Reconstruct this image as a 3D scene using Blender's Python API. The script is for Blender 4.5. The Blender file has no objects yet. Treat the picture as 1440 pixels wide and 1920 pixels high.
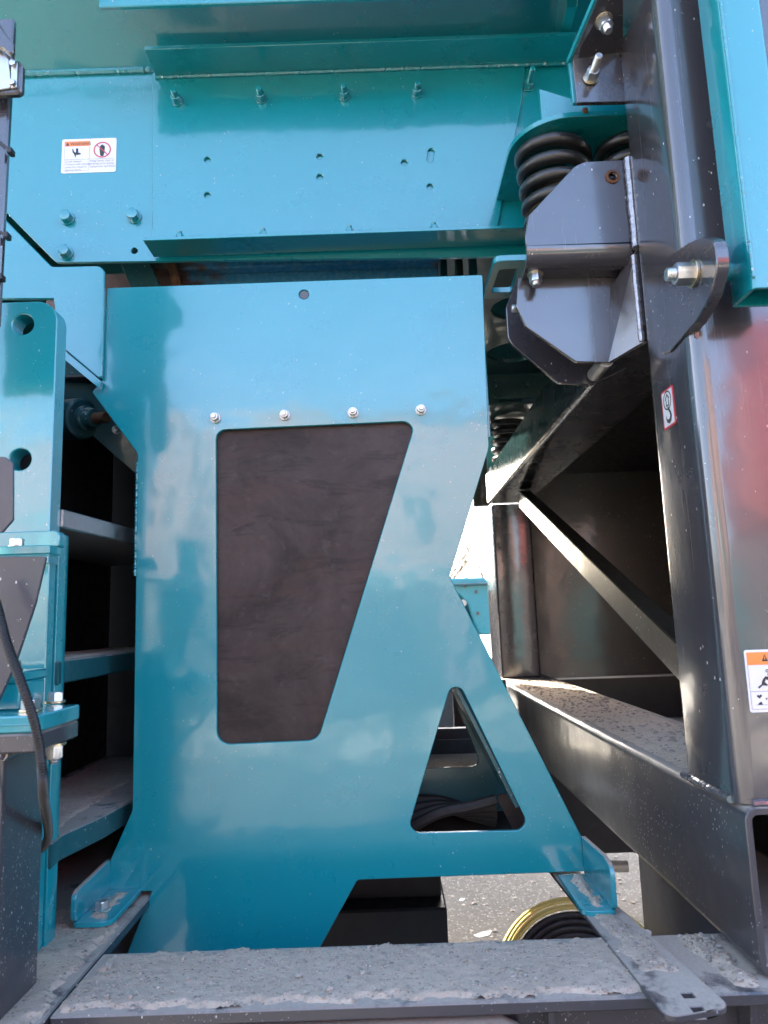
import bpy, bmesh, math, random
from mathutils import Vector, Matrix, noise
from mathutils.geometry import tessellate_polygon
random.seed(7)
SC = bpy.context.scene
COL = SC.collection
R = math.radians

# ------------------------------------------------------------------ camera
F, CX, CY, EYE = 1331.0, 720.0, 960.0, Vector((0, 0, 1.6))
_Z = Vector((-296, 8697, -1331)).normalized()
_X = Vector((8697, 296, 0)).normalized()
_Y = _Z.cross(_X)
ROT = Matrix((_X, _Y, _Z))
cam = bpy.data.cameras.new('camera')
cam.sensor_fit = 'VERTICAL'
cam.sensor_height = 36.0
cam.lens = 36.0 * F / 1920.0
cam.clip_start, cam.clip_end = 0.02, 2000
cam.dof.use_dof = True
cam.dof.focus_distance = 1.72
cam.dof.aperture_fstop = cam.lens / 5.0
co = bpy.data.objects.new('camera', cam)
COL.objects.link(co)
co.matrix_world = Matrix.Translation(EYE) @ ROT.to_4x4()
SC.camera = co

# ------------------------------------------------------------------ daylight
SUN_EL, SUN_AZ = 29.0, -27.0          # behind the machine and to the left (azimuth from +y towards +x)
sd = Vector((math.sin(R(SUN_AZ)) * math.cos(R(SUN_EL)), math.cos(R(SUN_AZ)) * math.cos(R(SUN_EL)), math.sin(R(SUN_EL))))
w = bpy.data.worlds.new('World')
SC.world = w
w.use_nodes = True
nt = w.node_tree
nt.nodes.clear()
sky = nt.nodes.new('ShaderNodeTexSky')
sky.sky_type = 'NISHITA'
sky.sun_disc = False
sky.sun_elevation = R(SUN_EL)
sky.sun_rotation = R(SUN_AZ)
sky.air_density = 0.75
sky.dust_density = 4.0
sky.ozone_density = 1.0
bg = nt.nodes.new('ShaderNodeBackground')
bg.inputs['Strength'].default_value = 0.15
wo = nt.nodes.new('ShaderNodeOutputWorld')
nt.links.new(sky.outputs[0], bg.inputs[0])
nt.links.new(bg.outputs[0], wo.inputs[0])
sl = bpy.data.lights.new('sun', 'SUN')
sl.energy = 3.4
sl.angle = R(0.5)
sl.color = (1.0, 0.93, 0.80)
so = bpy.data.objects.new('sun', sl)
COL.objects.link(so)
so.rotation_euler = sd.to_track_quat('Z', 'Y').to_euler()
so.location = sd * 30
SC.view_settings.view_transform = 'Standard'
SC.view_settings.look = 'None'
SC.view_settings.gamma = 1.0
SC.view_settings.exposure = 3.4
SC.render.engine = 'CYCLES'
SC.cycles.use_denoising = True
SC.cycles.max_bounces = 8
SC.cycles.diffuse_bounces = 4
SC.cycles.glossy_bounces = 5
SC.cycles.sample_clamp_indirect = 6.0
SC.cycles.caustics_reflective = False
SC.cycles.caustics_refractive = False

# ------------------------------------------------------------------ measuring helpers
def S(px, py, x=None, y=None, z=None):
    """a point of the photograph on a plane of the place, in metres"""
    d = ROT @ Vector(((px - CX) / F, -(py - CY) / F, -1.0))
    t = x / d.x if x is not None else y / d.y if y is not None else (z - EYE.z) / d.z
    return EYE + d * t
def yz(pts, x): return [(p.y, p.z) for p in (S(a, b, x=x) for a, b in pts)]
def xz(pts, y): return [(p.x, p.z) for p in (S(a, b, y=y) for a, b in pts)]
def xy(pts, z): return [(p.x, p.y) for p in (S(a, b, z=z) for a, b in pts)]

# ------------------------------------------------------------------ materials
def newmat(name):
    m = bpy.data.materials.new(name)
    m.use_nodes = True
    n = m.node_tree
    return m, n, n.nodes['Principled BSDF']
class NB:
    """tiny node builder"""
    def __init__(s, nt):
        s.t = nt
        s.tc = nt.nodes.new('ShaderNodeTexCoord').outputs['Object']
    def n(s, kind, **kw):
        o = s.t.nodes.new(kind)
        for k, v in kw.items(): setattr(o, k, v)
        return o
    def map(s, scale):
        o = s.n('ShaderNodeMapping')
        s.t.links.new(s.tc, o.inputs['Vector'])
        o.inputs['Scale'].default_value = scale if isinstance(scale, tuple) else (scale,) * 3
        return o.outputs[0]
    def noise(s, scale, detail=4, rough=.55, vec=None, dist=0.0):
        o = s.n('ShaderNodeTexNoise')
        s.t.links.new(vec or s.tc, o.inputs['Vector'])
        o.inputs['Scale'].default_value = scale
        o.inputs['Detail'].default_value = detail
        o.inputs['Roughness'].default_value = rough
        o.inputs['Distortion'].default_value = dist
        return o.outputs['Fac']
    def vor(s, scale, vec=None, out='Distance'):
        o = s.n('ShaderNodeTexVoronoi')
        s.t.links.new(vec or s.tc, o.inputs['Vector'])
        o.inputs['Scale'].default_value = scale
        return o
    def ramp(s, fac, stops):
        o = s.n('ShaderNodeValToRGB')
        s.t.links.new(fac, o.inputs[0])
        e = o.color_ramp.elements
        while len(e) < len(stops): e.new(0.5)
        for k, (p, c) in enumerate(stops):
            e[k].position = p
            e[k].color = c if len(c) == 4 else (*c, 1)
        return o.outputs[0]
    def mr(s, fac, a, b, c=0., d=1.):
        o = s.n('ShaderNodeMapRange')
        s.t.links.new(fac, o.inputs[0])
        for k, v in enumerate((a, b, c, d)): o.inputs[1 + k].default_value = v
        return o.outputs[0]
    def mix(s, fac, a, b):
        o = s.n('ShaderNodeMix', data_type='RGBA')
        for sock, v in ((o.inputs[0], fac), (o.inputs[6], a), (o.inputs[7], b)):
            if isinstance(v, (int, float)): sock.default_value = v
            elif isinstance(v, tuple): sock.default_value = (*v, 1) if len(v) == 3 else v
            else: s.t.links.new(v, sock)
        return o.outputs[2]
    def math(s, op, a, b=0.0):
        o = s.n('ShaderNodeMath', operation=op)
        for k, v in enumerate((a, b)):
            if isinstance(v, (int, float)): o.inputs[k].default_value = v
            else: s.t.links.new(v, o.inputs[k])
        return o.outputs[0]
    def bump(s, h, strength, dist=0.001, normal=None):
        o = s.n('ShaderNodeBump')
        o.inputs['Strength'].default_value = strength
        o.inputs['Distance'].default_value = dist
        s.t.links.new(h, o.inputs['Height'])
        if normal: s.t.links.new(normal, o.inputs['Normal'])
        return o.outputs[0]
    def link(s, a, b): s.t.links.new(a, b)

def paint(name, base, base2=None, rough=.30, coat=1.0, coat_rough=.10, peel=.10, speck=.0, speck_col=(.62, .60, .56), speck_scale=150.0,
          streak=0.0, dustup=0.0, smear=0.1, metallic=0.0, coat_ior=1.68):
    """sprayed machine paint: orange peel, faint blotches, spatter specks, drip streaks, dust that settles on upward faces"""
    m, t, b = newmat(name)
    q = NB(t)
    base2 = base2 or tuple(c * .82 for c in base)
    col = q.mix(q.mr(q.noise(3.2, 5), .3, .7), base, base2)
    rgh = q.mr(q.noise(7.0, 6, .65), .3, .75, rough * .85, rough * (1 + smear * 2))
    h = q.noise(190.0, 2, .5)
    if streak:
        s_ = q.noise(1.0, 6, .7, q.map((70, 70, 1.6)))
        f = q.mr(s_, .60, .70, 0, streak)
        col = q.mix(f, col, (.34, .30, .28))
        rgh = q.math('ADD', rgh, q.math('MULTIPLY', f, .5))
    # faint rubbed-in dirt
    f = q.mr(q.noise(11.0, 8, .72, dist=.6), .60, .80, 0, smear)
    col = q.mix(f, col, (.30, .30, .29))
    if speck:
        for sc_, cut, k in ((speck_scale, .22, 1.0), (speck_scale * 2.6, .26, .8)):
            v = q.vor(sc_, q.map((1, 1, .55)))
            sep = q.n('ShaderNodeSeparateColor')
            q.link(v.outputs['Color'], sep.inputs[0])
            on = q.math('LESS_THAN', sep.outputs[0], speck * k)
            near = q.math('LESS_THAN', v.outputs['Distance'], cut)
            patch = q.mr(q.noise(4.0, 3), .42, .58)
            f = q.math('MULTIPLY', q.math('MULTIPLY', on, near), patch)
            col = q.mix(f, col, speck_col)
            rgh = q.math('ADD', rgh, q.math('MULTIPLY', f, .4))
    coatv = None
    if dustup:
        g = q.n('ShaderNodeNewGeometry')
        sx = q.n('ShaderNodeSeparateXYZ')
        q.link(g.outputs['Normal'], sx.inputs[0])
        up = q.mr(sx.outputs['Z'], .55, .9)
        nz = q.mr(q.noise(9.0, 8, .7), .52 - .3 * dustup, .60 - .25 * dustup)
        f = q.math('MULTIPLY', up, nz)
        dcol = q.mix(q.noise(160, 4), (.27, .235, .195), (.43, .375, .315))
        col = q.mix(f, col, dcol)
        rgh = q.math('ADD', rgh, q.math('MULTIPLY', f, .6))
        coatv = q.math('SUBTRACT', 1.0, f)
        coatv = q.math('MULTIPLY', coatv, coat)
    q.link(col, b.inputs['Base Color'])
    q.link(rgh, b.inputs['Roughness'])
    b.inputs['Metallic'].default_value = metallic
    if coatv: q.link(coatv, b.inputs['Coat Weight'])
    else: b.inputs['Coat Weight'].default_value = coat
    b.inputs['Coat Roughness'].default_value = coat_rough
    b.inputs['Coat IOR'].default_value = coat_ior
    nb = q.bump(h, peel, .0006)
    q.link(nb, b.inputs['Normal'])
    n2 = q.bump(q.noise(34.0, 3, .5), peel * .8, .0012)
    n2 = q.bump(q.noise(3.2, 3, .5), .16, .035, n2)
    q.link(n2, b.inputs['Coat Normal'])
    return m

def simple(name, c1, c2, scale=20., rough=.6, metal=0., bump=.3, bdist=.001, detail=6, spec=.5, coat=0., lo=.3, hi=.7):
    m, t, b = newmat(name)
    q = NB(t)
    n_ = q.noise(scale, detail, .62)
    q.link(q.mix(q.mr(n_, lo, hi), c1, c2), b.inputs['Base Color'])
    q.link(q.mr(q.noise(scale * 2.3, 4), .3, .7, rough * .8, min(1, rough * 1.2)), b.inputs['Roughness'])
    b.inputs['Metallic'].default_value = metal
    b.inputs['Specular IOR Level'].default_value = spec
    b.inputs['Coat Weight'].default_value = coat
    if bump: q.link(q.bump(q.noise(scale * 5, 5), bump, bdist), b.inputs['Normal'])
    return m

TEAL = (.003, .262, .302)
M = {}
M['teal'] = paint('teal_paint', TEAL, (.003, .247, .280), speck=.030, speck_col=(.42, .50, .50), speck_scale=170, smear=.05, streak=.05)
M['teal_dusty'] = paint('teal_paint_dusty', TEAL, (.006, .22, .28), speck=.05, speck_scale=170, smear=.15, dustup=.55)
M['teal_shade'] = paint('teal_paint_shaded', (.006, .085, .10), (.010, .07, .08), rough=.45, coat=.4, speck=.03, smear=.3, dustup=.5)  # darker copy of the teal, shade of recesses put into the colour
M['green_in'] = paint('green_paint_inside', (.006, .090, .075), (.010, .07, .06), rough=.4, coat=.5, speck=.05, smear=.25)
M['dark'] = paint('graphite_paint', (.046, .043, .051), (.038, .036, .042), rough=.28, coat=1.0, coat_rough=.11, peel=.08, speck=.02, speck_scale=150, smear=.06)
M['dark_post'] = paint('graphite_paint_streaked', (.056, .051, .057), (.047, .043, .047), rough=.26, coat=1.0, coat_rough=.12, peel=.07, speck=.014, speck_scale=140, streak=.16, smear=.06)
M['dark_dusty'] = paint('graphite_paint_dusty', (.036, .035, .043), (.042, .041, .046), rough=.38, coat=.55, coat_rough=.16, peel=.10, speck=.11, speck_scale=190, smear=.22, dustup=.6)
M['dark_shade'] = paint('graphite_paint_shaded_warm', (.030, .023, .014), (.022, .018, .012), rough=.4, coat=.6, coat_rough=.14, speck=.03, smear=.15)  # graphite darkened for shade and tinted brown for warm bounce light
M['dark_matt'] = paint('graphite_paint_matt', (.046, .046, .056), (.040, .039, .047), rough=.5, coat=.25, coat_rough=.2, speck=.03, smear=.1)
M['black'] = simple('black_paint_and_shade', (.010, .010, .011), (.018, .017, .018), 14, .5, bump=.15)  # also paints in the darkness of recesses and interiors
M['zinc'] = simple('zinc_plate', (.62, .62, .60), (.50, .51, .52), 60, .36, metal=1., bump=.2, bdist=.0004)
M['zinc_y'] = simple('yellow_zinc_plate', (.66, .55, .30), (.55, .50, .42), 60, .3, metal=1., bump=.1, bdist=.0004)
M['spring'] = simple('black_spring_coat', (.008, .008, .009), (.018, .017, .016), 60, .42, bump=.06, bdist=.0006, coat=.3)
M['rust'] = simple('rust', (.19, .075, .028), (.07, .032, .018), 40, .85, bump=.8, bdist=.001)
M['weld'] = paint('teal_weld', TEAL, rough=.3, peel=.5, speck=.1, smear=.3)
M['weld_dark'] = paint('graphite_weld', (.085, .083, .095), rough=.25, peel=.5, speck=.12, smear=.2)
M['weld_light'] = simple('bright_weld', (.42, .41, .42), (.25, .24, .25), 120, .3, metal=.6, bump=.6, bdist=.001)
M['hose'] = simple('black_conduit', (.012, .012, .013), (.022, .021, .021), 50, .38, bump=.1)
M['tie'] = simple('cable_tie_plastic', (.012, .012, .014), (.02, .02, .022), 80, .4, bump=0)
M['white'] = simple('sticker_white', (.78, .78, .77), (.74, .74, .74), 30, .32, bump=0, coat=.5)
M['pinkwhite'] = simple('sticker_warm_white', (.76, .74, .73), (.73, .71, .70), 30, .35, bump=0, coat=.4)
M['orange'] = simple('sticker_orange', (.85, .27, .055), (.80, .24, .05), 30, .35, bump=0, coat=.4)
M['red'] = simple('sticker_red', (.62, .035, .045), (.55, .03, .04), 30, .35, bump=0, coat=.4)
M['ink'] = simple('sticker_ink', (.022, .022, .024), (.03, .03, .03), 30, .4, bump=0)
M['inkgrey'] = simple('sticker_grey', (.22, .22, .23), (.19, .19, .2), 30, .4, bump=0)
M['rubber'] = simple('black_rubber', (.012, .012, .012), (.03, .028, .026), 20, .6, bump=.3)
M['yellow'] = simple('yellow_hose', (.95, .80, .22), (.90, .72, .16), 18, .45, bump=.1)
M['tan'] = simple('tan_hose', (.34, .22, .09), (.25, .16, .07), 18, .55, bump=.1)
M['snow'] = simple('old_snow', (.72, .73, .74), (.55, .55, .55), 30, .7, bump=.8, bdist=.004)
M['wood'] = simple('wood_block', (.23, .11, .055), (.16, .07, .035), 12, .8, bump=.3)
M['bark'] = simple('bark', (.10, .075, .055), (.16, .125, .095), 8, .9, bump=.6, bdist=.01)
M['alu'] = simple('brushed_aluminium', (.60, .60, .58), (.52, .52, .50), 30, .42, metal=1., bump=.1)

def mat_mill():
    m, t, b = newmat('mill_scale_sheet')
    q = NB(t)
    a = q.noise(3.4, 8, .68, dist=.4)
    c = q.mix(q.mr(a, .38, .62), (.017, .0115, .0100), (.058, .042, .037))
    c = q.mix(q.mr(q.noise(2.4, 9, .75, q.map((1.0, 1, 3.8)), .8), .50, .62, 0, .45), c, (.058, .028, .018))
    c = q.mix(q.mr(q.noise(9., 9, .75, q.map((.6, 1, 2.2)), .6), .52, .60, 0, .55), c, (.010, .008, .008))
    c = q.mix(q.mr(q.noise(26., 8, .7), .56, .72, 0, .55), c, (.075, .062, .058))
    c = q.mix(q.mr(q.noise(1.0, 6, .7, q.map((120, 120, 3.0))), .64, .74, 0, .4), c, (.09, .08, .075))
    q.link(c, b.inputs['Base Color'])
    q.link(q.mr(q.noise(6., 6), .3, .7, .42, .62), b.inputs['Roughness'])
    b.inputs['Specular IOR Level'].default_value = .28
    q.link(q.bump(q.noise(130., 5), .15, .0008), b.inputs['Normal'])
    return m
M['mill'] = mat_mill()

def mat_dust():
    m, t, b = newmat('crusher_dust')
    q = NB(t)
    c = q.mix(q.mr(q.noise(6., 6, .6), .3, .7), (.50, .41, .315), (.62, .52, .41))
    c = q.mix(q.mr(q.noise(45., 8, .75), .46, .72, 0, .75), c, (.36, .305, .25))
    c = q.mix(q.mr(q.noise(170., 6, .8), .56, .70, 0, .8), c, (.13, .125, .125))
    c = q.mix(q.mr(q.noise(240., 5, .8), .62, .72, 0, .8), c, (.60, .57, .53))
    for sc_, cut, lim in ((120., .30, .10), (260., .36, .10)):
        v = q.vor(sc_, q.map((.6, 1, 1)))
        sep = q.n('ShaderNodeSeparateColor'); q.link(v.outputs['Color'], sep.inputs[0])
        d = q.math('ADD', v.outputs['Distance'], q.math('MULTIPLY', q.noise(500., 3), .35))
        f = q.math('MULTIPLY', q.math('LESS_THAN', sep.outputs[0], lim), q.mr(d, cut + .1, cut + .22, .8, 0))
        tint = q.mix(sep.outputs[1], (.10, .10, .105), (.27, .225, .18))
        c = q.mix(f, c, tint)
    q.link(c, b.inputs['Base Color'])
    b.inputs['Roughness'].default_value = .95
    b.inputs['Specular IOR Level'].default_value = .2
    n1 = q.bump(q.noise(70., 9, .8), 1.0, .006)
    q.link(n1, b.inputs['Normal'])
    return m
M['dust'] = mat_dust()

def mat_stone():
    m, t, b = newmat('gravel_stone')
    q = NB(t)
    o = q.n('ShaderNodeNewGeometry').outputs['Random Per Island']
    c = q.ramp(o, [(0., (.12, .11, .10)), (.3, (.26, .225, .19)), (.55, (.38, .33, .275)), (.72, (.24, .175, .11)), (.86, (.17, .165, .165)), (1., (.50, .44, .37))])
    c = q.mix(q.mr(q.noise(300., 4), .35, .7, 0, .5), c, (.48, .41, .335))
    q.link(c, b.inputs['Base Color'])
    b.inputs['Roughness'].default_value = .88
    q.link(q.bump(q.noise(400., 4), .5, .001), b.inputs['Normal'])
    return m
M['stone'] = mat_stone()

def mat_ground():
    m, t, b = newmat('yard_ground')
    q = NB(t)
    c = q.mix(q.mr(q.noise(.9, 8, .65), .35, .65), (.055, .050, .042), (.095, .088, .074))
    c = q.mix(q.mr(q.noise(38., 8, .75), .45, .72, 0, .7), c, (.17, .16, .135))
    v = q.vor(70.)
    sep = q.n('ShaderNodeSeparateColor'); q.link(v.outputs['Color'], sep.inputs[0])
    c = q.mix(q.math('MULTIPLY', q.math('LESS_THAN', sep.outputs[0], .25), q.math('LESS_THAN', v.outputs['Distance'], .4)), c, (.24, .23, .20))
    # old snow patches away from the machine, also painted in for sunlit ground
    ln = q.n('ShaderNodeVectorMath', operation='LENGTH'); q.link(q.tc, ln.inputs[0])
    sn = q.math('MULTIPLY', q.mr(q.noise(.95, 6, .6, dist=.6), .53, .56), q.mr(ln.outputs['Value'], 5.4, 6.2))
    c = q.mix(sn, c, (.60, .56, .48))
    q.link(c, b.inputs['Base Color'])
    b.inputs['Roughness'].default_value = .9
    q.link(q.bump(q.noise(60., 8, .7), .8, .012), b.inputs['Normal'])
    return m
M['ground'] = mat_ground()

def mat_worn():
    """brown rubber skirt with rubbed-off blue paint"""
    m, t, b = newmat('worn_blue_skirt')
    q = NB(t)
    c = q.mix(q.mr(q.noise(30., 7, .7), .35, .65), (.10, .065, .062), (.17, .105, .090))
    pos = q.n('ShaderNodeSeparateXYZ'); q.link(q.tc, pos.inputs[0])
    gx = q.math('ADD', q.math('MULTIPLY', pos.outputs[0], 1.9), q.math('MULTIPLY', q.noise(9., 7, .7), 1.5))
    f = q.mr(gx, .42, .62)
    f2 = q.mr(gx, 1.95, 2.10, 1, 0)
    c = q.mix(q.math('MULTIPLY', f, f2), c, q.mix(q.mr(q.noise(70., 6, .75), .45, .7), (.03, .27, .50), (.18, .42, .55)))
    q.link(c, b.inputs['Base Color'])
    b.inputs['Roughness'].default_value = .6
    return m
M['worn'] = mat_worn()

def mat_wall(name, c1, c2, sx, sz):
    m, t, b = newmat(name)
    q = NB(t)
    c = q.mix(q.mr(q.noise(1.2, 6, .65), .35, .65), c1, c2)
    q.link(c, b.inputs['Base Color'])
    b.inputs['Roughness'].default_value = .7
    w_ = q.n('ShaderNodeTexWave'); w_.inputs['Scale'].default_value = 3.0
    q.link(q.tc, w_.inputs['Vector'])
    q.link(q.bump(w_.outputs[1], .5, .02), b.inputs['Normal'])
    return m
M['brick'] = mat_wall('pink_cladding', (.20, .125, .115), (.27, .175, .16), 1, 1)
M['redbody'] = simple('red_body_paint', (.19, .016, .013), (.15, .014, .012), 3, .35, bump=.05, coat=.6)
M['glassdark'] = simple('dark_window', (.02, .025, .03), (.03, .035, .04), 5, .1, bump=0)

# ------------------------------------------------------------------ object helpers
WL = {}
def thing(name, label, cat, loc, group=None):
    o = bpy.data.objects.new(name, None)
    o.empty_display_size = .05
    COL.objects.link(o)
    o.location = loc
    WL[o] = Vector(loc)
    o['label'] = label; o['category'] = cat
    if group: o['group'] = group
    return o
def tag(o, label, cat, group=None):
    o['label'] = label; o['category'] = cat
    if group: o['group'] = group
    return o
def obj(name, geo, mat, parent=None, ang=32, loc=None, kind=None, label=None):
    vs, fs = geo
    base = WL[parent] if parent else Vector(loc) if loc is not None else Vector((0, 0, 0))
    me = bpy.data.meshes.new(name)
    me.from_pydata([Vector(v) - base for v in vs], [], fs)
    me.materials.append(M[mat] if isinstance(mat, str) else mat)
    bm = bmesh.new(); bm.from_mesh(me)
    bmesh.ops.recalc_face_normals(bm, faces=bm.faces)
    for f in bm.faces: f.smooth = True
    bm.to_mesh(me); bm.free()
    me.set_sharp_from_angle(angle=R(ang))
    o = bpy.data.objects.new(name, me)
    COL.objects.link(o)
    if parent: o.parent = parent
    else: o.location = base
    WL[o] = base
    if kind: o['kind'] = kind
    if label: o['label'] = label
    return o
def join(*gs):
    V, Fc = [], []
    for vs, fs in gs:
        k = len(V)
        V += list(vs); Fc += [[i + k for i in f] for f in fs]
    return V, Fc

def fil(pts, r=0.0, seg=6):
    """round the corners of a 2D outline; r is one radius or one per corner"""
    n = len(pts)
    P = [Vector((p[0], p[1])) for p in pts]
    out = []
    for i in range(n):
        ri = r[i] if isinstance(r, (list, tuple)) else r
        a, b, c = P[i - 1], P[i], P[(i + 1) % n]
        if ri <= 0: out.append(b); continue
        u, v = (a - b), (c - b)
        lu, lv = u.length, v.length
        u /= lu; v /= lv
        cs = max(-1, min(1, u.dot(v)))
        th = math.acos(cs)
        if th > math.pi - .02: out.append(b); continue
        d = min(ri / math.tan(th / 2), lu * .49, lv * .49)
        rr = d * math.tan(th / 2)
        bis = (u + v).normalized()
        cen = b + bis * (rr / math.sin(th / 2))
        s, e = b + u * d - cen, b + v * d - cen
        a0 = math.atan2(s.y, s.x)
        da = math.atan2(e.y, e.x) - a0
        while da > math.pi: da -= 2 * math.pi
        while da < -math.pi: da += 2 * math.pi
        for k in range(seg + 1):
            t = a0 + da * k / seg
            out.append(cen + Vector((math.cos(t), math.sin(t))) * rr)
    return out
def circ(cx, cy, r, n=20): return [Vector((cx + r * math.cos(2 * math.pi * k / n), cy + r * math.sin(2 * math.pi * k / n))) for k in range(n)]
def area(l): return .5 * sum(l[i - 1][0] * l[i][1] - l[i][0] * l[i - 1][1] for i in range(len(l)))
def inset(l, b):
    n = len(l); o = []
    for i in range(n):
        p, q, s = l[i - 1], l[i], l[(i + 1) % n]
        e1, e2 = (q - p), (s - q)
        if e1.length < 1e-9 or e2.length < 1e-9: o.append(q.copy()); continue
        e1.normalize(); e2.normalize()
        n1, n2 = Vector((-e1.y, e1.x)), Vector((-e2.y, e2.x))
        k = 1 + n1.dot(n2)
        o.append(q + (n1 + n2) * (b / max(k, .35)))
    return o
def plate(loops, O, U, V, N, t, b=.0012):
    """a flat plate: first loop is the outline, the others holes; its front faces N, it is t thick, both rims chamfered"""
    O, U, V, N = Vector(O), Vector(U), Vector(V), Vector(N)
    L = []
    for i, l in enumerate(loops):
        l = [Vector((p[0], p[1])) for p in l]
        if (area(l) > 0) != (i == 0): l.reverse()
        L.append(l)
    ins = [inset(l, b) for l in L]
    verts, faces = [], []
    P = lambda p, d: O + U * p.x + V * p.y - N * d
    rings = []
    for src, d in ((ins, 0), (L, b), (L, t - b), (ins, t)):
        ring = []
        for l in src:
            ring.append(list(range(len(verts), len(verts) + len(l))))
            verts += [P(p, d) for p in l]
        rings.append(ring)
    flat = [Vector((p.x, p.y, 0)) for l in ins for p in l]
    tris = tessellate_polygon([[Vector((p.x, p.y, 0)) for p in l] for l in ins])
    f0 = [i for r in rings[0] for i in r]; f3 = [i for r in rings[3] for i in r]
    for a, b_, c in tris:
        faces.append((f0[a], f0[b_], f0[c])); faces.append((f3[c], f3[b_], f3[a]))
    for k in range(3):
        for ra, rb in zip(rings[k], rings[k + 1]):
            n = len(ra)
            for i in range(n):
                j = (i + 1) % n
                faces.append((ra[i], ra[j], rb[j], rb[i]))
    return verts, faces
EX, EYV, EZ = Vector((1, 0, 0)), Vector((0, 1, 0)), Vector((0, 0, 1))
def yplate(loops, y, t, b=.0012): return plate(loops, (0, y, 0), EX, EZ, (0, -1, 0), t, b)          # front face towards the viewer
def xplate(loops, x, t, side=-1, b=.0012): return plate(loops, (x, 0, 0), EYV, EZ, (side, 0, 0), t, b)
def zplate(loops, z, t, b=.0012): return plate(loops, (0, 0, z), EX, EYV, (0, 0, 1), t, b)          # top face at z
def box(x0, x1, y0, y1, z0, z1, b=.002, r=0.):
    return zplate([fil([(x0, y0), (x1, y0), (x1, y1), (x0, y1)], r or b, 3)], z1, z1 - z0, b)
def tube_section(w, h, r, t):
    return [fil([(0, 0), (w, 0), (w, h), (0, h)], r, 5), fil([(t, t), (w - t, t), (w - t, h - t), (t, h - t)], max(r - t, .002), 4)]
def sweep(pts, rad, seg=10, cap=True):
    """round bar along a polyline; rad is a number or a function of the point index"""
    pts = [Vector(p) for p in pts]
    n = len(pts)
    V, Fc = [], []
    T = [(pts[min(i + 1, n - 1)] - pts[max(i - 1, 0)]).normalized() for i in range(n)]
    up = Vector((0, 0, 1)) if abs(T[0].z) < .9 else Vector((1, 0, 0))
    nrm = (up - T[0] * up.dot(T[0])).normalized()
    for i in range(n):
        nrm = (nrm - T[i] * nrm.dot(T[i])).normalized()
        bn = T[i].cross(nrm)
        r = rad(i) if callable(rad) else rad
        for k in range(seg):
            a = 2 * math.pi * k / seg
            V.append(pts[i] + (nrm * math.cos(a) + bn * math.sin(a)) * r)
    for i in range(n - 1):
        for k in range(seg):
            j = (k + 1) % seg
            Fc.append((i * seg + k, i * seg + j, (i + 1) * seg + j, (i + 1) * seg + k))
    if cap:
        Fc.append(tuple(range(seg))); Fc.append(tuple((n - 1) * seg + k for k in range(seg)))
    return V, Fc
def smooth_path(ctrl, n=12):
    P = [Vector(p) for p in ctrl]
    P = [P[0] * 2 - P[1]] + P + [P[-1] * 2 - P[-2]]
    out = []
    for i in range(1, len(P) - 2):
        a, b, c, d = P[i - 1:i + 3]
        for k in range(n):
            t = k / n
            out.append(.5 * ((2 * b) + (c - a) * t + (2 * a - 5 * b + 4 * c - d) * t * t + (3 * b - a - 3 * c + d) * t ** 3))
    out.append(P[-2])
    return out
def weld(a, b, r=.005, sag=.25):
    a, b = Vector(a), Vector(b)
    n = max(8, int((b - a).length / (r * .8)))
    ph = random.random() * 9
    pts = [a.lerp(b, i / n) + Vector((noise.noise((i * .6, ph, 0)), noise.noise((i * .6, ph, 5)), noise.noise((i * .6, ph, 9)))) * r * .18 for i in range(n + 1)]
    return sweep(pts, lambda i: r * (1 + sag * (abs(math.sin(i * 1.3 + ph)) - .5) + .2 * noise.noise((i * .9, ph, 3))), 7)
def lathe(prof, O, A, seg=20, cap=True):
    O, A = Vector(O), Vector(A).normalized()
    t = Vector((0, 0, 1)) if abs(A.z) < .9 else Vector((1, 0, 0))
    U = A.cross(t).normalized(); W = A.cross(U)
    V, Fc = [], []
    for r, h in prof:
        for k in range(seg):
            a = 2 * math.pi * k / seg
            V.append(O + A * h + (U * math.cos(a) + W * math.sin(a)) * r)
    for i in range(len(prof) - 1):
        for k in range(seg):
            j = (k + 1) % seg
            Fc.append((i * seg + k, i * seg + j, (i + 1) * seg + j, (i + 1) * seg + k))
    if cap:
        Fc.append(tuple(range(seg))); Fc.append(tuple((len(prof) - 1) * seg + k for k in range(seg)))
    return V, Fc
def cyl(O, A, r, h, b=.001, seg=20): return lathe([(r - b, 0), (r, b), (r, h - b), (r - b, h)], O, A, seg)

# bolts: every bolt is a part with its nut (or head) and washer as sub-parts; meshes are shared between alike pieces
_MC = {}
def shared(key, geo, mat):
    key = key + (mat,)
    if key not in _MC:
        me = bpy.data.meshes.new(key[0])
        me.from_pydata(geo[0], [], geo[1])
        me.materials.append(M[mat])
        bm = bmesh.new(); bm.from_mesh(me)
        bmesh.ops.recalc_face_normals(bm, faces=bm.faces)
        for f in bm.faces: f.smooth = True
        bm.to_mesh(me); bm.free()
        me.set_sharp_from_angle(angle=R(28))
        _MC[key] = me
    return _MC[key]
def hexgeo(af, h):
    r = af / math.sqrt(3)
    V, Fc = [], []
    def ring(rr, z, n=24, hexy=True):
        k0 = len(V)
        for k in range(n):
            a = 2 * math.pi * k / n
            d = a % (math.pi / 3) - math.pi / 6
            q = (af / 2) / math.cos(d)
            q = min(q, rr)
            V.append((q * math.cos(a), q * math.sin(a), z))
        return list(range(k0, k0 + n))
    rs = [ring(r, 0), ring(r, h - .10 * af), ring(af * .5, h - .02 * af), ring(af * .44, h)]
    for a, b in zip(rs, rs[1:]):
        for k in range(24):
            j = (k + 1) % 24
            Fc.append((a[k], a[j], b[j], b[k]))
    Fc.append(tuple(reversed(rs[0]))); Fc.append(tuple(rs[-1]))
    return V, Fc
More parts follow.
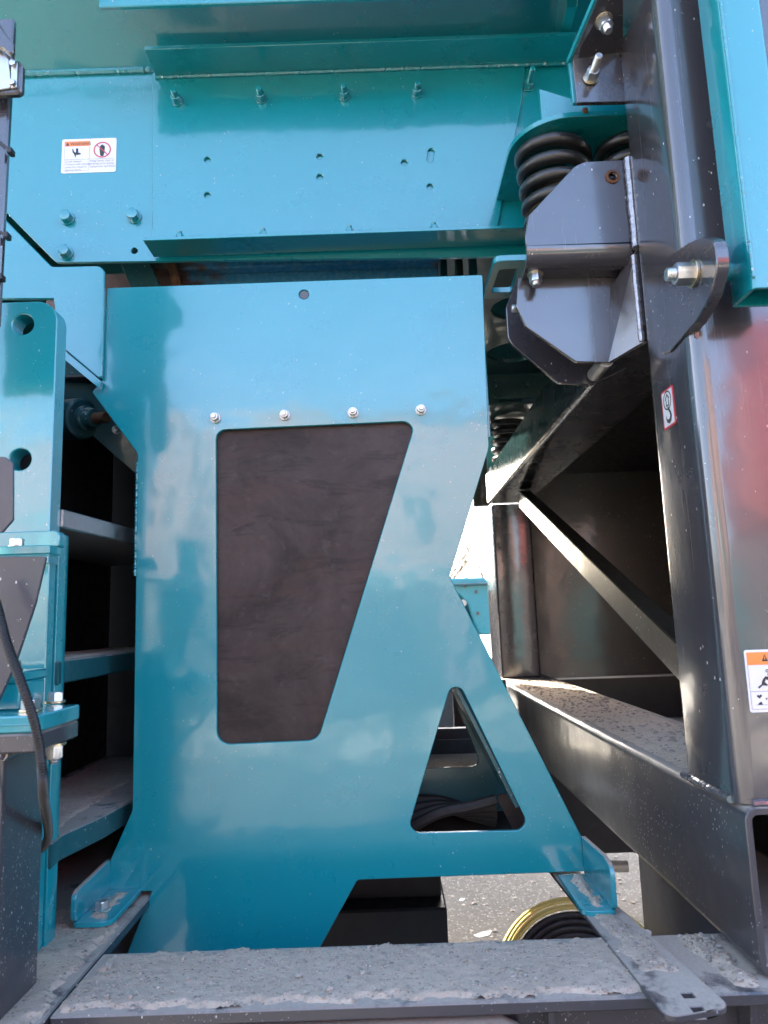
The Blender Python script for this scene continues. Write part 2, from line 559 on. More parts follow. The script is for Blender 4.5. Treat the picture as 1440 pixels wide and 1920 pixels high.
def threadgeo(r, h):
    prof = []
    n = max(4, int(h / .0016))
    for i in range(n + 1):
        z = h * i / n
        rr = r * (1.0 if i % 2 else .90)
        if i == n: rr = r * .8
        prof.append((rr, z))
    return lathe(prof, (0, 0, 0), (0, 0, 1), 16)
def bolt(parent, p, d, af, kind='head', mat='zinc', wmat=None, shaft=.0, wash=True, collar=False):
    d = Vector(d).normalized()
    q = d.to_track_quat('Z', 'Y')
    spin = random.uniform(0, 1.05)
    Mx = (q.to_matrix() @ Matrix.Rotation(spin, 3, 'Z')).to_euler()
    base = Vector(p) - WL[parent]
    wt = af * .16 if wash else 0
    nh = af * (.62 if kind == 'head' else .85)
    sh = max(shaft, nh + wt * 1.0 - .0005 if kind == 'head' else nh + wt + af * .12)
    if kind == 'head': sh = nh * .5
    b = bpy.data.objects.new('bolt', shared(('bolt', round(af, 4), round(sh, 4)), threadgeo(af * .34, sh), mat))
    COL.objects.link(b); b.parent = parent; b.location = base; b.rotation_euler = Mx
    WL[b] = Vector(p)
    nm = 'bolt_head' if kind == 'head' else 'nut'
    n_ = bpy.data.objects.new(nm, shared((nm, round(af, 4)), hexgeo(af, nh), mat))
    COL.objects.link(n_); n_.parent = b; n_.location = (0, 0, wt)
    if wash:
        w_ = bpy.data.objects.new('washer', shared(('washer', round(af, 4)), cyl((0, 0, 0), (0, 0, 1), af * .70, wt, .0006, 24), wmat or mat))
        COL.objects.link(w_); w_.parent = b
    if collar:
        c_ = bpy.data.objects.new('collar', shared(('collar', round(af, 4)), cyl((0, 0, 0), (0, 0, 1), af * .42, af * .35, .001, 20), mat))
        COL.objects.link(c_); c_.parent = b; c_.location = (0, 0, wt + nh)
    return b
def flat(poly, O, U, V, N, lift):
    """printed shape: a thin sheet lying on a sticker"""
    P = [Vector((p[0], p[1])) for p in poly]
    return plate([P], Vector(O) + Vector(N) * lift, U, V, N, .0003, .00001)
def text_geo(body, size, O, U, V, N, lift, align='LEFT'):
    cu = bpy.data.curves.new('t', 'FONT')
    cu.body = body; cu.size = size; cu.align_x = align
    cu.resolution_u = 2
    ob = bpy.data.objects.new('t', cu)
    me = bpy.data.meshes.new_from_object(ob)
    vs = [Vector(O) + Vector(N) * lift + Vector(U) * v.co.x + Vector(V) * v.co.y for v in me.vertices]
    fs = [tuple(p.vertices) for p in me.polygons]
    bpy.data.objects.remove(ob); bpy.data.curves.remove(cu); bpy.data.meshes.remove(me)
    return vs, fs
CRUST = {}
def dust_sheet(outline, z, h0, seed, step=.006, edge=.02, low=-.003, rough=1.0, bias=0.0, frag=.012):
    """a crust of crusher dust: a height field that dips under the steel where the crust has broken off"""
    P = [Vector((p[0], p[1])) for p in outline]
    x0, x1 = min(p.x for p in P), max(p.x for p in P)
    y0, y1 = min(p.y for p in P), max(p.y for p in P)
    if area(P) < 0: P.reverse()
    n = len(P)
    def dist(p):
        dm = 9
        for i in range(n):
            a, b = P[i], P[(i + 1) % n]
            e = (b - a).normalized()
            dm = min(dm, (p - a).dot(Vector((-e.y, e.x))))
        return dm
    nx, ny = int((x1 - x0) / step) + 1, int((y1 - y0) / step) + 1
    idx, V, Fc = {}, [], []
    for i in range(nx + 1):
        for j in range(ny + 1):
            p = Vector((x0 + (x1 - x0) * i / nx, y0 + (y1 - y0) * j / ny))
            d = dist(p)
            if d < .0006: continue
            d += frag * (noise.fractal((p.x * 22, p.y * 22, seed), .8, 2.1, 5) - .45)
            q = Vector((p.x * 9, p.y * 9, seed))
            a = noise.fractal(q * .9, .9, 2.1, 4) * .9 + .55 + bias
            f = noise.fractal(q * 9, .7, 2.2, 5)
            h = max(-.5, min(1.0, d / edge + .1 * f))
            hh = h0 * (min(1, max(-1, (a * 2.2 + f * .5 * rough))) * .5 + .5) * h + low + f * .0011 * rough * max(0, h) + noise.noise(q * 40) * .0007 * rough
            idx[i, j] = len(V)
            V.append((p.x, p.y, z + hh))
    for (i, j), k in idx.items():
        if (i + 1, j) in idx and (i, j + 1) in idx and (i + 1, j + 1) in idx:
            Fc.append((k, idx[i + 1, j], idx[i + 1, j + 1], idx[i, j + 1]))
    CRUST[seed] = [v for v in V if v[2] > z + .0006]
    return V, Fc
def stone_geo(c, r, seed, flatz=.6):
    bm = bmesh.new()
    bmesh.ops.create_icosphere(bm, subdivisions=1, radius=1)
    a = random.uniform(0, 6.3); ca, sa = math.cos(a), math.sin(a)
    sx, sy = random.uniform(.7, 1.25), random.uniform(.6, 1.0)
    V = []
    for v in bm.verts:
        k = 1 + .45 * noise.noise(v.co * 1.3 + Vector((seed * 3.1, seed, 0)))
        x, y, z_ = v.co.x * k * sx, v.co.y * k * sy, v.co.z * k * flatz
        V.append((c[0] + r * (x * ca - y * sa), c[1] + r * (x * sa + y * ca), c[2] + r * z_))
    Fc = [tuple(v.index for v in f.verts) for f in bm.faces]
    bm.free()
    return V, Fc
def gravel(outline, z, n, seed, rmin=.0008, rmax=.004, on=None):
    """stones lying on a plane, or (on) on a dust crust"""
    rnd = random.Random(seed)
    P = [Vector((p[0], p[1])) for p in outline]
    x0, x1 = min(p.x for p in P), max(p.x for p in P)
    y0, y1 = min(p.y for p in P), max(p.y for p in P)
    gs = []
    for _ in range(n):
        if on is None:
            c = (rnd.uniform(x0, x1), rnd.uniform(y0, y1), z)
        else:
            c = rnd.choice(CRUST[on])
            if noise.noise((c[0] * 7, c[1] * 7, on)) < rnd.uniform(-.7, .35): continue
            c = (c[0] + rnd.uniform(-.003, .003), c[1] + rnd.uniform(-.003, .003), c[2])
        r = rmin + (rmax - rmin) * rnd.random() ** 3.0
        gs.append(stone_geo((c[0], c[1], c[2] + r * .12), r, rnd.random() * 50, .5))
    return join(*gs)

# ------------------------------------------------------------------ the yard: ground, sky light is the world
YG, YS, XP, ZB = 1.70, 1.92, .584, 1.005
def ground():
    n = 40
    V, Fc = [], []
    for i in range(n + 1):
        for j in range(n + 1):
            u, v = (i / n - .5) * 2, (j / n - .5) * 2
            x, y = math.copysign(abs(u) ** 2.6, u) * 300, math.copysign(abs(v) ** 2.6, v) * 300
            V.append((x, y, .02 * noise.noise((x * .4, y * .4, 0)) if abs(x) < 30 and abs(y) < 30 else 0))
    for i in range(n):
        for j in range(n):
            a = i * (n + 1) + j
            Fc.append((a, a + n + 1, a + n + 2, a + 1))
    obj('ground', (V, Fc), 'ground', kind='structure')
ground()

# ------------------------------------------------------------------ what stands behind the viewer and shows only as reflections
def behind():
    b = thing('cladded_hall', 'long pink clad hall facing the machine from behind the viewer', 'building', (-5, -15, 0))
    obj('wall', box(-18, -7.0, -19, -15, 0, 6.4, .02), 'brick', b)
    obj('wall', box(-4.7, 4.6, -19, -15, 0, 6.9, .02), 'brick', b)
    obj('tower', box(-5.95, -5.15, -16.5, -15, 0, 7.4, .02), 'brick', b)
    obj('link', box(-6.99, -4.71, -19, -17, 0, 5.6, .02), 'dark', b)
    obj('roof', box(-18.3, -6.8, -19.3, -14.8, 6.4, 6.6, .02), 'dark', b)
    obj('roof', box(-4.9, 4.9, -19.3, -14.8, 6.9, 7.1, .02), 'dark', b)
    for k, (x0, x1, z0, z1) in enumerate(((-4.1, -1.6, .1, 4.6), (.4, 1.3, 3.6, 5.2), (2.1, 3.6, .1, 4.4), (-14, -11, .1, 4.4), (-9.6, -8, 3, 4.6))):
        f = obj('door', box(x0, x1, -15.0, -14.93, z0, z1, .01), 'dark', b)
        obj('pane', box(x0 + .1, x1 - .1, -14.93, -14.9, z0 + .1, z1 - .1, .005), 'glassdark', f)
    t = thing('red_crusher', 'red painted machine parked opposite behind the viewer', 'machine', (7, -9, 0))
    obj('body', box(4.9, 15, -12.5, -10.2, 3.0, 5.9, .3, .3), 'redbody', t)
    obj('unseen_hopper', plate([[(6.2, 5.95), (9.5, 5.95), (10.2, 7.2), (5.6, 7.2)]], (0, -10.6, 0), EX, EZ, (0, 1, 0), 1.6, .05), 'redbody', t)
    obj('chassis', box(4.4, 15, -12.3, -10.5, 1.2, 2.95, .05), 'dark', t)
    for k in range(4):
        obj('wheel', lathe([(.25, 0), (.55, .02), (.58, .1), (.58, .3), (.5, .36), (.2, .36)], (5.6 + k * 2.1, -10.3, .58), (0, 1, 0), 24), 'rubber', t)
    t = thing('added_stacker', 'dark low tracked machine added unseen behind the viewer to darken reflections', 'machine', (-4, -9.6, 0))  # row of dark machines added unseen, blocks the bright yard in reflections
    obj('body', box(-9.5, -3.4, -11.6, -9.6, .9, 2.5, .06), 'dark', t)
    obj('track', box(-9.2, -3.8, -11.4, -9.5, 0, .85, .3, .3), 'rubber', t)
    obj('cabin', box(-6.2, -4.6, -11.4, -9.8, 2.5, 3.5, .06), 'teal', t)
    t = thing('added_skip', 'dark steel skip added unseen behind the viewer to darken reflections', 'skip', (1, -9.6, 0))
    obj('body', box(-2.3, 1.3, -11.2, -9.7, .12, 2.3, .03), 'dark', t)
    obj('rim', box(-2.38, 1.38, -11.28, -9.62, 2.3, 2.4, .02), 'teal', t)
    t = thing('added_conveyor', 'teal conveyor section added unseen behind the viewer to darken reflections', 'conveyor', (3, -9.0, 0))
    obj('beam', box(2.2, 4.3, -10.6, -9.0, .7, 2.2, .04), 'teal_shade', t)
    obj('stand', box(2.6, 3.9, -10.3, -9.3, .0, .66, .03), 'black', t)
behind()

# ------------------------------------------------------------------ screen box (upper teal body)
def screen_box():
    zw = S(160, 135, y=YS).z
    t = thing('screen_box', 'big teal screen box with bolted side plate and two flanged rails above the guard', 'screen box', (-.2, YS, 2.62))
    out = xz([(-190, 142), (1260, 100), (1260, 474), (960, 481), (105, 492), (-190, 195)], YS)
    hol = [circ(*xz([p], YS)[0], .0095, 16) for p in ((390, 303), (390, 369), (600, 297), (600, 335), (758, 308), (806, 353), (252, 470))]
    c = xz([(808, 287), (806, 303)], YS)
    s_ = []
    for k in range(9): a = math.pi * k / 8; s_.append((c[0][0] + .0095 * math.cos(a), c[0][1] + .0095 * math.sin(a)))
    for k in range(9): a = math.pi + math.pi * k / 8; s_.append((c[1][0] + .0095 * math.cos(a), c[1][1] + .0095 * math.sin(a)))
    obj('side_plate', yplate([fil(out, [0, 0, 0, .0, .03, 0])] + hol[6:], YS, .012), 'teal', t)
    dbl = xz([(287, 140), (985, 118), (976, 200), (929, 445), (287, 452)], YS)
    obj('doubler_plate', yplate([fil(dbl, .004, 3)] + hol[:6] + [s_], YS - .0085, .008, .0015), 'teal', t)
    # rails: horizontal flanges that stand out towards the viewer
    zl = S(600, 475, y=YS).z
    xl0, xl1 = S(265, 447, z=zl).x, S(985, 425, z=zl).x + .25
    yl = S(600, 440, z=zl).y
    lr = obj('lower_rail', box(xl0, xl1, yl, YS - .009, zl, zl + .010, .0015), 'teal', t)
    zu = S(600, 138, y=YS).z
    xu0, xu1 = S(270, 92, z=zu).x, S(1082, 62, z=zu).x
    yu = S(600, 82, z=zu).y
    obj('upper_rail', box(xu0, xu1, yu, YS - .009, zu, zu + .012, .0015), 'teal', t)
    # sloping hull above, walls and roof that throw the shade of the whole machine
    obj('hull_plate', plate([[(-2.3, 0), (2.0, 0), (2.0, .95), (-2.3, .95)]], (0, YS, zw), EX, Vector((0, -.80, .60)).normalized(), Vector((0, -.60, -.80)), .012), 'teal', t)
    obj('upper_wall', box(-2.3, 2.0, YS - .775, YS - .76, zw + .565, 4.05, .002), 'teal', t)
    obj('roof_plate', box(-2.3, 2.0, YS - .775, 5.4, 4.05, 4.07, .002), 'teal', t)
    obj('end_wall', box(-2.31, -2.30, YS, 5.4, 2.75, 4.05, .002), 'teal_shade', t)
    obj('end_wall', box(2.0, 2.01, YS - .7, 5.4, 3.2, 4.05, .002), 'teal_shade', t)
    obj('added_sun_skirt', box(-3.2, -.36, 4.25, 4.262, .45, 2.73, .002), 'teal_shade', t)  # unseen skirts added to block sun on the beam, cut to light the coil
    obj('added_sun_skirt', box(-.355, .25, 4.25, 4.262, 1.62, 2.73, .002), 'teal_shade', t)
    obj('far_side_plate', box(-2.3, 2.0, 4.25, 4.262, 2.72, 4.05, .002), 'teal_shade', t)
    zs = S(185, 14, y=1.66).z
    obj('stiffener', box(S(185, 14, y=1.66).x, .62, 1.66, 1.672, zs, zs + .16, .002), 'teal', t)
    g = S(1062, 8, y=1.74)
    obj('gusset', xplate([[(1.60, g.z + .30), (1.74, g.z - .01), (1.90, g.z - .02), (1.90, g.z + .30)]], g.x, .03), 'teal', t)
    a, b = S(-60, 140, y=YS), S(288, 130, y=YS)
    obj('weld_bead', weld((a.x, YS - .004, zw - .004), (b.x, YS - .004, zw - .004), .009), 'weld', t)
    obj('weld_bead', weld((xu0, YS - .012, zu - .004), (xu1, YS - .012, zu - .004), .006), 'weld', t)
    obj('weld_bead', weld((xl0 + .01, YS - .012, zl + .013), (xl1, YS - .012, zl + .013), .004), 'weld', t)
    for p in ((333, 190), (490, 186), (646, 181), (782, 176), (990, 163)):
        q = S(*p, y=YS - .0085 if p[0] < 960 else YS)
        bolt(t, q, (0, -1, 0), .025, 'nut', 'teal', shaft=.046 if p[0] < 960 else .075)
    for p in ((127, 410), (252, 407), (124, 475)):
        q = S(*p, y=YS)
        bolt(t, q, (0, -1, 0), .031, 'head', 'teal')
    for p in ((330, 440), (490, 437), (655, 433), (815, 428)):
        q = S(*p, z=zl + .01)
        bolt(t, (q.x, yl + .028, zl + .010), (0, 0, 1), .020, 'nut', 'teal', shaft=.030)
    # spring mount: horizontal plate over the coil springs
    zp = S(930, 378, y=YS - .001).z
    pl = xy([(960, 262), (1040, 216), (1178, 208)], zp)
    x0 = S(930, 378, z=zp).x
    yf = S(1040, 220, z=zp).y
    obj('spring_mount', zplate([fil([(x0, YS), (x0, yf), (1.05, yf), (1.05, YS)], [0, .14, 0, 0], 12)], zp + .014, .014), 'teal', t)
    gx0, gx1 = S(1015, 213, y=yf + .03).x, S(1160, 200, y=yf + .03).x
    hz = S(1018, 166, y=yf + .03).z
    obj('mount_gusset', yplate([[(gx0, zp + .015), (gx1 + .2, zp + .015), (gx1 + .2, zp + .06), (gx0 + .10, zp + .065), (gx0, hz)]], yf + .03, .010), 'teal', t)
    obj('rust_spot', box(S(1097, 205, y=yf).x - .006, S(1097, 205, y=yf).x + .006, yf - .004, yf + .01, zp + .008, zp + .022, .002), 'rust', t)
    # cavity behind the side plate
    return zl
ZL = screen_box()

# ------------------------------------------------------------------ what shows between the screen box and the guard, and behind them
def under_box():
    t = thing('rubber_skirt', 'worn brown and blue chute skirt showing in the slot above the guard', 'chute skirt', (-.4, 2.12, 2.3))
    obj('skirt', box(-1.05, .20, 2.12, 2.15, 2.2, S(600, 499, y=2.12).z, .004), 'worn', t)
    obj('skirt_lip', box(-.74, .20, 2.07, 2.115, S(600, 496, y=2.07).z, S(600, 496, y=2.07).z + .03, .006), 'worn', t)
    d = S(240, 505, y=2.06)
    obj('cross_bar', plate([[(0, 0), (.09, 0), (.19, -.24), (.10, -.24)]], (d.x - .03, 2.05, d.z + .04), EX, EZ, (0, -1, 0), .03), 'teal_shade', t)
    e = S(310, 505, y=2.07)
    obj('rusty_strap', plate([[(0, 0), (.025, 0), (.085, -.2), (.05, -.2)]], (e.x, 2.06, e.z + .04), EX, EZ, (0, -1, 0), .012), 'rust', t)
    for px in (832, 862, 888):
        a = S(px, 500, y=2.2)
        obj('hanger', box(a.x - .012, a.x + .012, 2.2, 2.24, 2.3, 2.9, .004), 'teal_shade' if px != 862 else 'dark_shade', t)
    t = thing('perforated_deck', 'dark green deck with large round holes seen from below beyond the guard', 'deck', (.6, 3.2, 2.9))
    hs = []
    for (px, py, r) in ((952, 578, .12), (945, 662, .135)):
        p = S(px, py, z=2.9); hs.append(circ(p.x + .05, p.y, r, 28))
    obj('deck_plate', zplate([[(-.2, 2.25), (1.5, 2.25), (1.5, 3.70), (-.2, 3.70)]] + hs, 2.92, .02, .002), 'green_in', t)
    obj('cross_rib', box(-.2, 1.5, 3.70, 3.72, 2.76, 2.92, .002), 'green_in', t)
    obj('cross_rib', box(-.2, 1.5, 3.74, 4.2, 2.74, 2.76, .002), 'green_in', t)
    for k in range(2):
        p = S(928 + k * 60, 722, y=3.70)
        bolt(t, (p.x, 3.70, p.z), (0, -1, 0), .03, 'head', 'teal_shade')
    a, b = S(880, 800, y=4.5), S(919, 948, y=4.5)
    obj('end_bar', box(a.x, b.x, 4.5, 4.56, b.z, 2.9, .006), 'dark_shade', t)
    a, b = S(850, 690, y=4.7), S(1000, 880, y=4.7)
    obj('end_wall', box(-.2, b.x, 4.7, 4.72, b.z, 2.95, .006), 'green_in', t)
    t = thing('slotted_lug', 'teal flat lug with a rectangular slot beside the dark spring bracket', 'lug plate', (.42, 1.72, 2.5))
    z = S(950, 489, y=1.66).z
    o = xy([(927, 489), (1010, 485), (1010, 560), (905, 561)], z)
    o = [(o[0][0], 1.66), (o[1][0] + .1, 1.66), (o[2][0] + .1, o[3][1]), (o[0][0], o[3][1])]
    h = xy([(936, 506), (972, 503), (958, 548), (921, 549)], z)
    obj('lug', zplate([fil(o, [.02, 0, 0, .004], 6), fil(h, .008, 4)], z + .016, .016), 'teal', t)
under_box()

# ------------------------------------------------------------------ coil springs
def spring(label, c, top, bot, rad, wire, turns, lean, grp):
    n = int(turns * 40)
    pts = []
    H = top - bot
    for i in range(n + 1):
        u = i / n
        a = 2 * math.pi * turns * u + 1.2
        # closed end coil at the top
        z = top - wire - H * (u * (.86 + .14 * min(1, u * turns * .8)))
        k = (top - z)
        pts.append((c[0] + lean * k + rad * math.cos(a), c[1] + rad * math.sin(a), z))
    t = thing('coil_spring', label, 'coil spring', (c[0], c[1], bot), grp)
    obj('coil', sweep(pts, wire, 14), 'spring', t, ang=60)
    obj('spring_cup', cyl((c[0], c[1], top - .006 - .03), (0, 0, 1), rad * .72, .034, .004, 28), 'teal_shade', t)
def springs():
    zp = S(930, 378, y=YS - .001).z
    c = S(1037, 300, y=1.675)
    spring('black coil spring under the rounded teal mount, beside the grey bracket', (c.x - .004, 1.675), zp - .002, zp - .40, .0815, .0158, 8.7, .075, 'coil springs carrying the screen box')
    spring('black coil spring half hidden behind the grey post', (c.x + .205, 1.675), zp - .002, zp - .40, .0815, .0158, 8.7, .02, 'coil springs carrying the screen box')
    f = S(955, 752, y=4.05)
    spring('far coil spring showing low between guard edge and upper beam', (f.x, 4.05), f.z, f.z - .5, .105, .017, 9.5, 0, 'coil springs carrying the screen box')
springs()

# ------------------------------------------------------------------ teal guard plate with the two cut-outs
def guard():
    t = thing('guard_plate', 'large upright teal guard plate with a tapered window and a triangular cut-out', 'guard plate', (-.1, YG, ZB))
    out = [(200, 540), (905, 515), (917, 840), (843, 1081), (1090, 1568), (1096, 1634), (670, 1650), (560, 1850), (214, 1850), (284, 1671), (200, 1673), (207, 1612), (248, 1520), (250, 1400), (258, 850), (172, 735), (190, 716)]
    rr = [.004, .006, .05, .01, .01, .0, .012, 0, 0, 0, 0, .0, .025, 0, .03, .006, .01]
    win = fil(xz([(405, 806), (780, 789), (596, 1388), (407, 1396)], YG), [.024, .024, .034, .030], 8)
    tri = fil(xz([(852, 1262), (996, 1557), (763, 1563)], YG), [.019, .022, .022], 9)
    plug = circ(*xz([(570, 552)], YG)[0], .0125, 20)
    obj('panel', yplate([fil(xz(out, YG), rr, 6), win, tri, plug], YG, .012, .0016), 'teal', t)
    p = S(570, 552, y=YG)
    obj('plug', cyl((p.x, YG + .0025, p.z), (0, 1, 0), .0122, .006, .001, 20), 'dark_shade', t)
    # rim flange along the left edge
    a, b = S(258, 850, y=YG), S(248, 1515, y=YG)
    obj('rim_flange', box(a.x - .001, a.x + .009, YG + .0125, YG + .07, b.z, a.z, .002), 'teal', t)
    obj('weld_bead', weld((a.x - .001, YG + .006, a.z - .02), (a.x - .001, YG + .006, a.z - .30), .0045, .6), 'weld', t)
    # right hand return flange
    obj('return_flange', box(S(905, 515, y=YG).x - .012, S(905, 515, y=YG).x - .001, YG + .0125, YG + .09, S(917, 840, y=YG).z + .03, S(905, 515, y=YG).z - .01, .002), 'teal', t)
    for q in ((404, 784), (534, 779), (662, 774), (789, 769)):
        bolt(t, S(*q, y=YG), (0, -1, 0), .019, 'nut', 'zinc', 'zinc', shaft=.024)
    # feet: an angle at each lower corner, web running towards the viewer and a tab lying on the frame
    zt = S(267, 1673, y=YG).z + .008
    for side in (0, 1):
        if side == 0:
            w_ = [(207, 1612), (148, 1668), (142, 1680), (141, 1735), (200, 1674)]
            xw = S(207, 1612, y=YG).x
            o = yz(w_, xw)
            o = [(YG, o[0][1]), (o[1][0], o[1][1]), (o[2][0], o[2][1]), (o[2][0], zt), (YG, zt)]
            f = obj('foot', xplate([fil(o, [0, .02, .02, .012, 0], 4)], xw, .010, 1), 'teal_dusty', t)
            yf = o[2][0]
            xr = S(205, 1732, z=zt).x
            tab = [(xw - .008, YG), (xw - .008, yf), (xr, yf), (xr, YG)]
            obj('tab', zplate([fil(tab, [0, .012, .025, 0], 5)], zt, .010), 'teal', f)
            q = S(190, 1706, z=zt)
            bolt(t, (q.x, q.y, zt), (0, 0, 1), .024, 'head', 'zinc', 'teal_dusty')
            obj('dust_crust', dust_sheet([(xw + .004, YG - .004), (xw + .004, yf + .01), (xr - .008, yf + .012), (xr - .004, YG - .004)], zt, .006, 3.3, .003, .02, -.0020, bias=.35, frag=.02), 'dust', f, kind='stuff')
        else:
            xw = S(1090, 1568, y=YG).x
            o = yz([(1090, 1568), (1130, 1604), (1143, 1625), (1146, 1684)], xw)
            o = [(YG, o[0][1]), (o[1][0], o[1][1]), (o[2][0], o[2][1]), (o[2][0], zt), (YG, zt)]
            f = obj('foot', xplate([fil(o, [0, .02, .02, .012, 0], 4)], xw + .010, .010, 1), 'teal_dusty', t)
            yf = o[2][0]
            xl = S(1078, 1687, z=zt).x
            tab = [(xw + .008, YG), (xw + .008, yf), (xl, yf), (xl, YG)]
            obj('tab', zplate([fil(tab, [0, .012, .02, 0], 5)], zt, .010), 'teal', f)
            obj('dust_crust', dust_sheet([(xl + .01, YG - .004), (xl + .012, yf + .014), (xw - .002, yf + .01), (xw - .002, YG - .004)], zt, .012, 8.1, .003, .016, -.0015, bias=1.2, frag=.016), 'dust', f, kind='stuff')
    s_ = thing('backing_sheet', 'dark brown mill scale sheet closing the tapered window of the guard', 'steel sheet', (-.2, YG + .0125, 1.3))
    obj('sheet', yplate([xz([(380, 760), (815, 742), (815, 1180), (640, 1430), (380, 1432)], YG + .013)], YG + .0135, .006), 'mill', s_)
guard()

# ------------------------------------------------------------------ second cheek plate and belt in the dark behind the guard
def rear_cheek():
    y = 1.98
    t = thing('rear_cheek_plate', 'dark teal cheek plate seen through the triangular cut-out', 'cheek plate', (.1, y, ZB))
    hole = fil(xz([(842, 1285), (903, 1437), (795, 1441), (800, 1370)], y), [.01, .018, 0, 0], 6)
    obj('panel', yplate([xz([(330, 560), (850, 620), (850, 960), (800, 1081), (1010, 1490), (1010, 1520), (330, 1530)], y), hole], y, .014, .002), 'teal_shade', t)
    q = S(842, 1300, y=YG + .03)
    sl = [S(846, 1280, y=YG + .02), S(1040, 1660, y=YG + .02)]
    n = (sl[1] - sl[0]).normalized()
    obj('sloping_web', plate([[(0, 0), (0, y - YG - .03), ((sl[1] - sl[0]).length * .62, y - YG - .03), ((sl[1] - sl[0]).length * .62, 0)]], sl[0] + Vector((.012, 0, 0)), n, EYV, n.cross(EYV), .01, .001), 'teal_shade', t)
    obj('ledge', zplate([[(-.1, y + .02), (.36, y + .02), (.36, y + .35), (-.1, y + .35)]], S(860, 1437, y=y).z - .004, .02), 'dust', t)
    obj('trough', box(-.1, .36, y + .36, y + .40, S(860, 1408, y=y + .36).z, S(860, 1366, y=y + .36).z, .004), 'black', t)
    t = thing('folded_belt', 'black rubber belting folded in the bottom of the triangular cut-out', 'rubber belt', (.2, 1.9, 1.0))
    for k in range(4):
        a, b = S(768, 1552 - k * 16, y=1.86 + .03 * k), S(930, 1500 + k * 12, y=1.86 + .03 * k)
        pts = smooth_path([a, a.lerp(b, .35) + Vector((0, 0, .012)), a.lerp(b, .7) + Vector((0, 0, .004)), b], 6)
        V, Fc = [], []
        obj('fold', sweep(pts, .014 + .002 * k, 10), 'rubber', t)
    obj('belt_sheet', plate([[(-.3, 0), (.36, 0), (.36, .3), (-.3, .3)]], (0, 2.02, S(860, 1575, y=2.02).z), EX, Vector((0, .5, .6)).normalized(), Vector((0, -.6, .5)), .012), 'rubber', t)
    t = thing('brown_bracket', 'brown primed bracket at the right foot of the triangular cut-out', 'bracket', (.3, 1.84, 1.0))
    obj('plate', yplate([fil(xz([(928, 1490), (1010, 1487), (1010, 1580), (975, 1580)], 1.84), .01, 4)], 1.84, .012), 'mill', t)
rear_cheek()

def quad_prism(P, t):
    a, b, c, d = [Vector(p) for p in P]
    n = (b - a).cross(d - a).normalized()
    return [a, b, c, d, a + n * t, b + n * t, c + n * t, d + n * t], [(0, 1, 2, 3), (7, 6, 5, 4), (0, 4, 5, 1), (1, 5, 6, 2), (2, 6, 7, 3), (3, 7, 4, 0)]
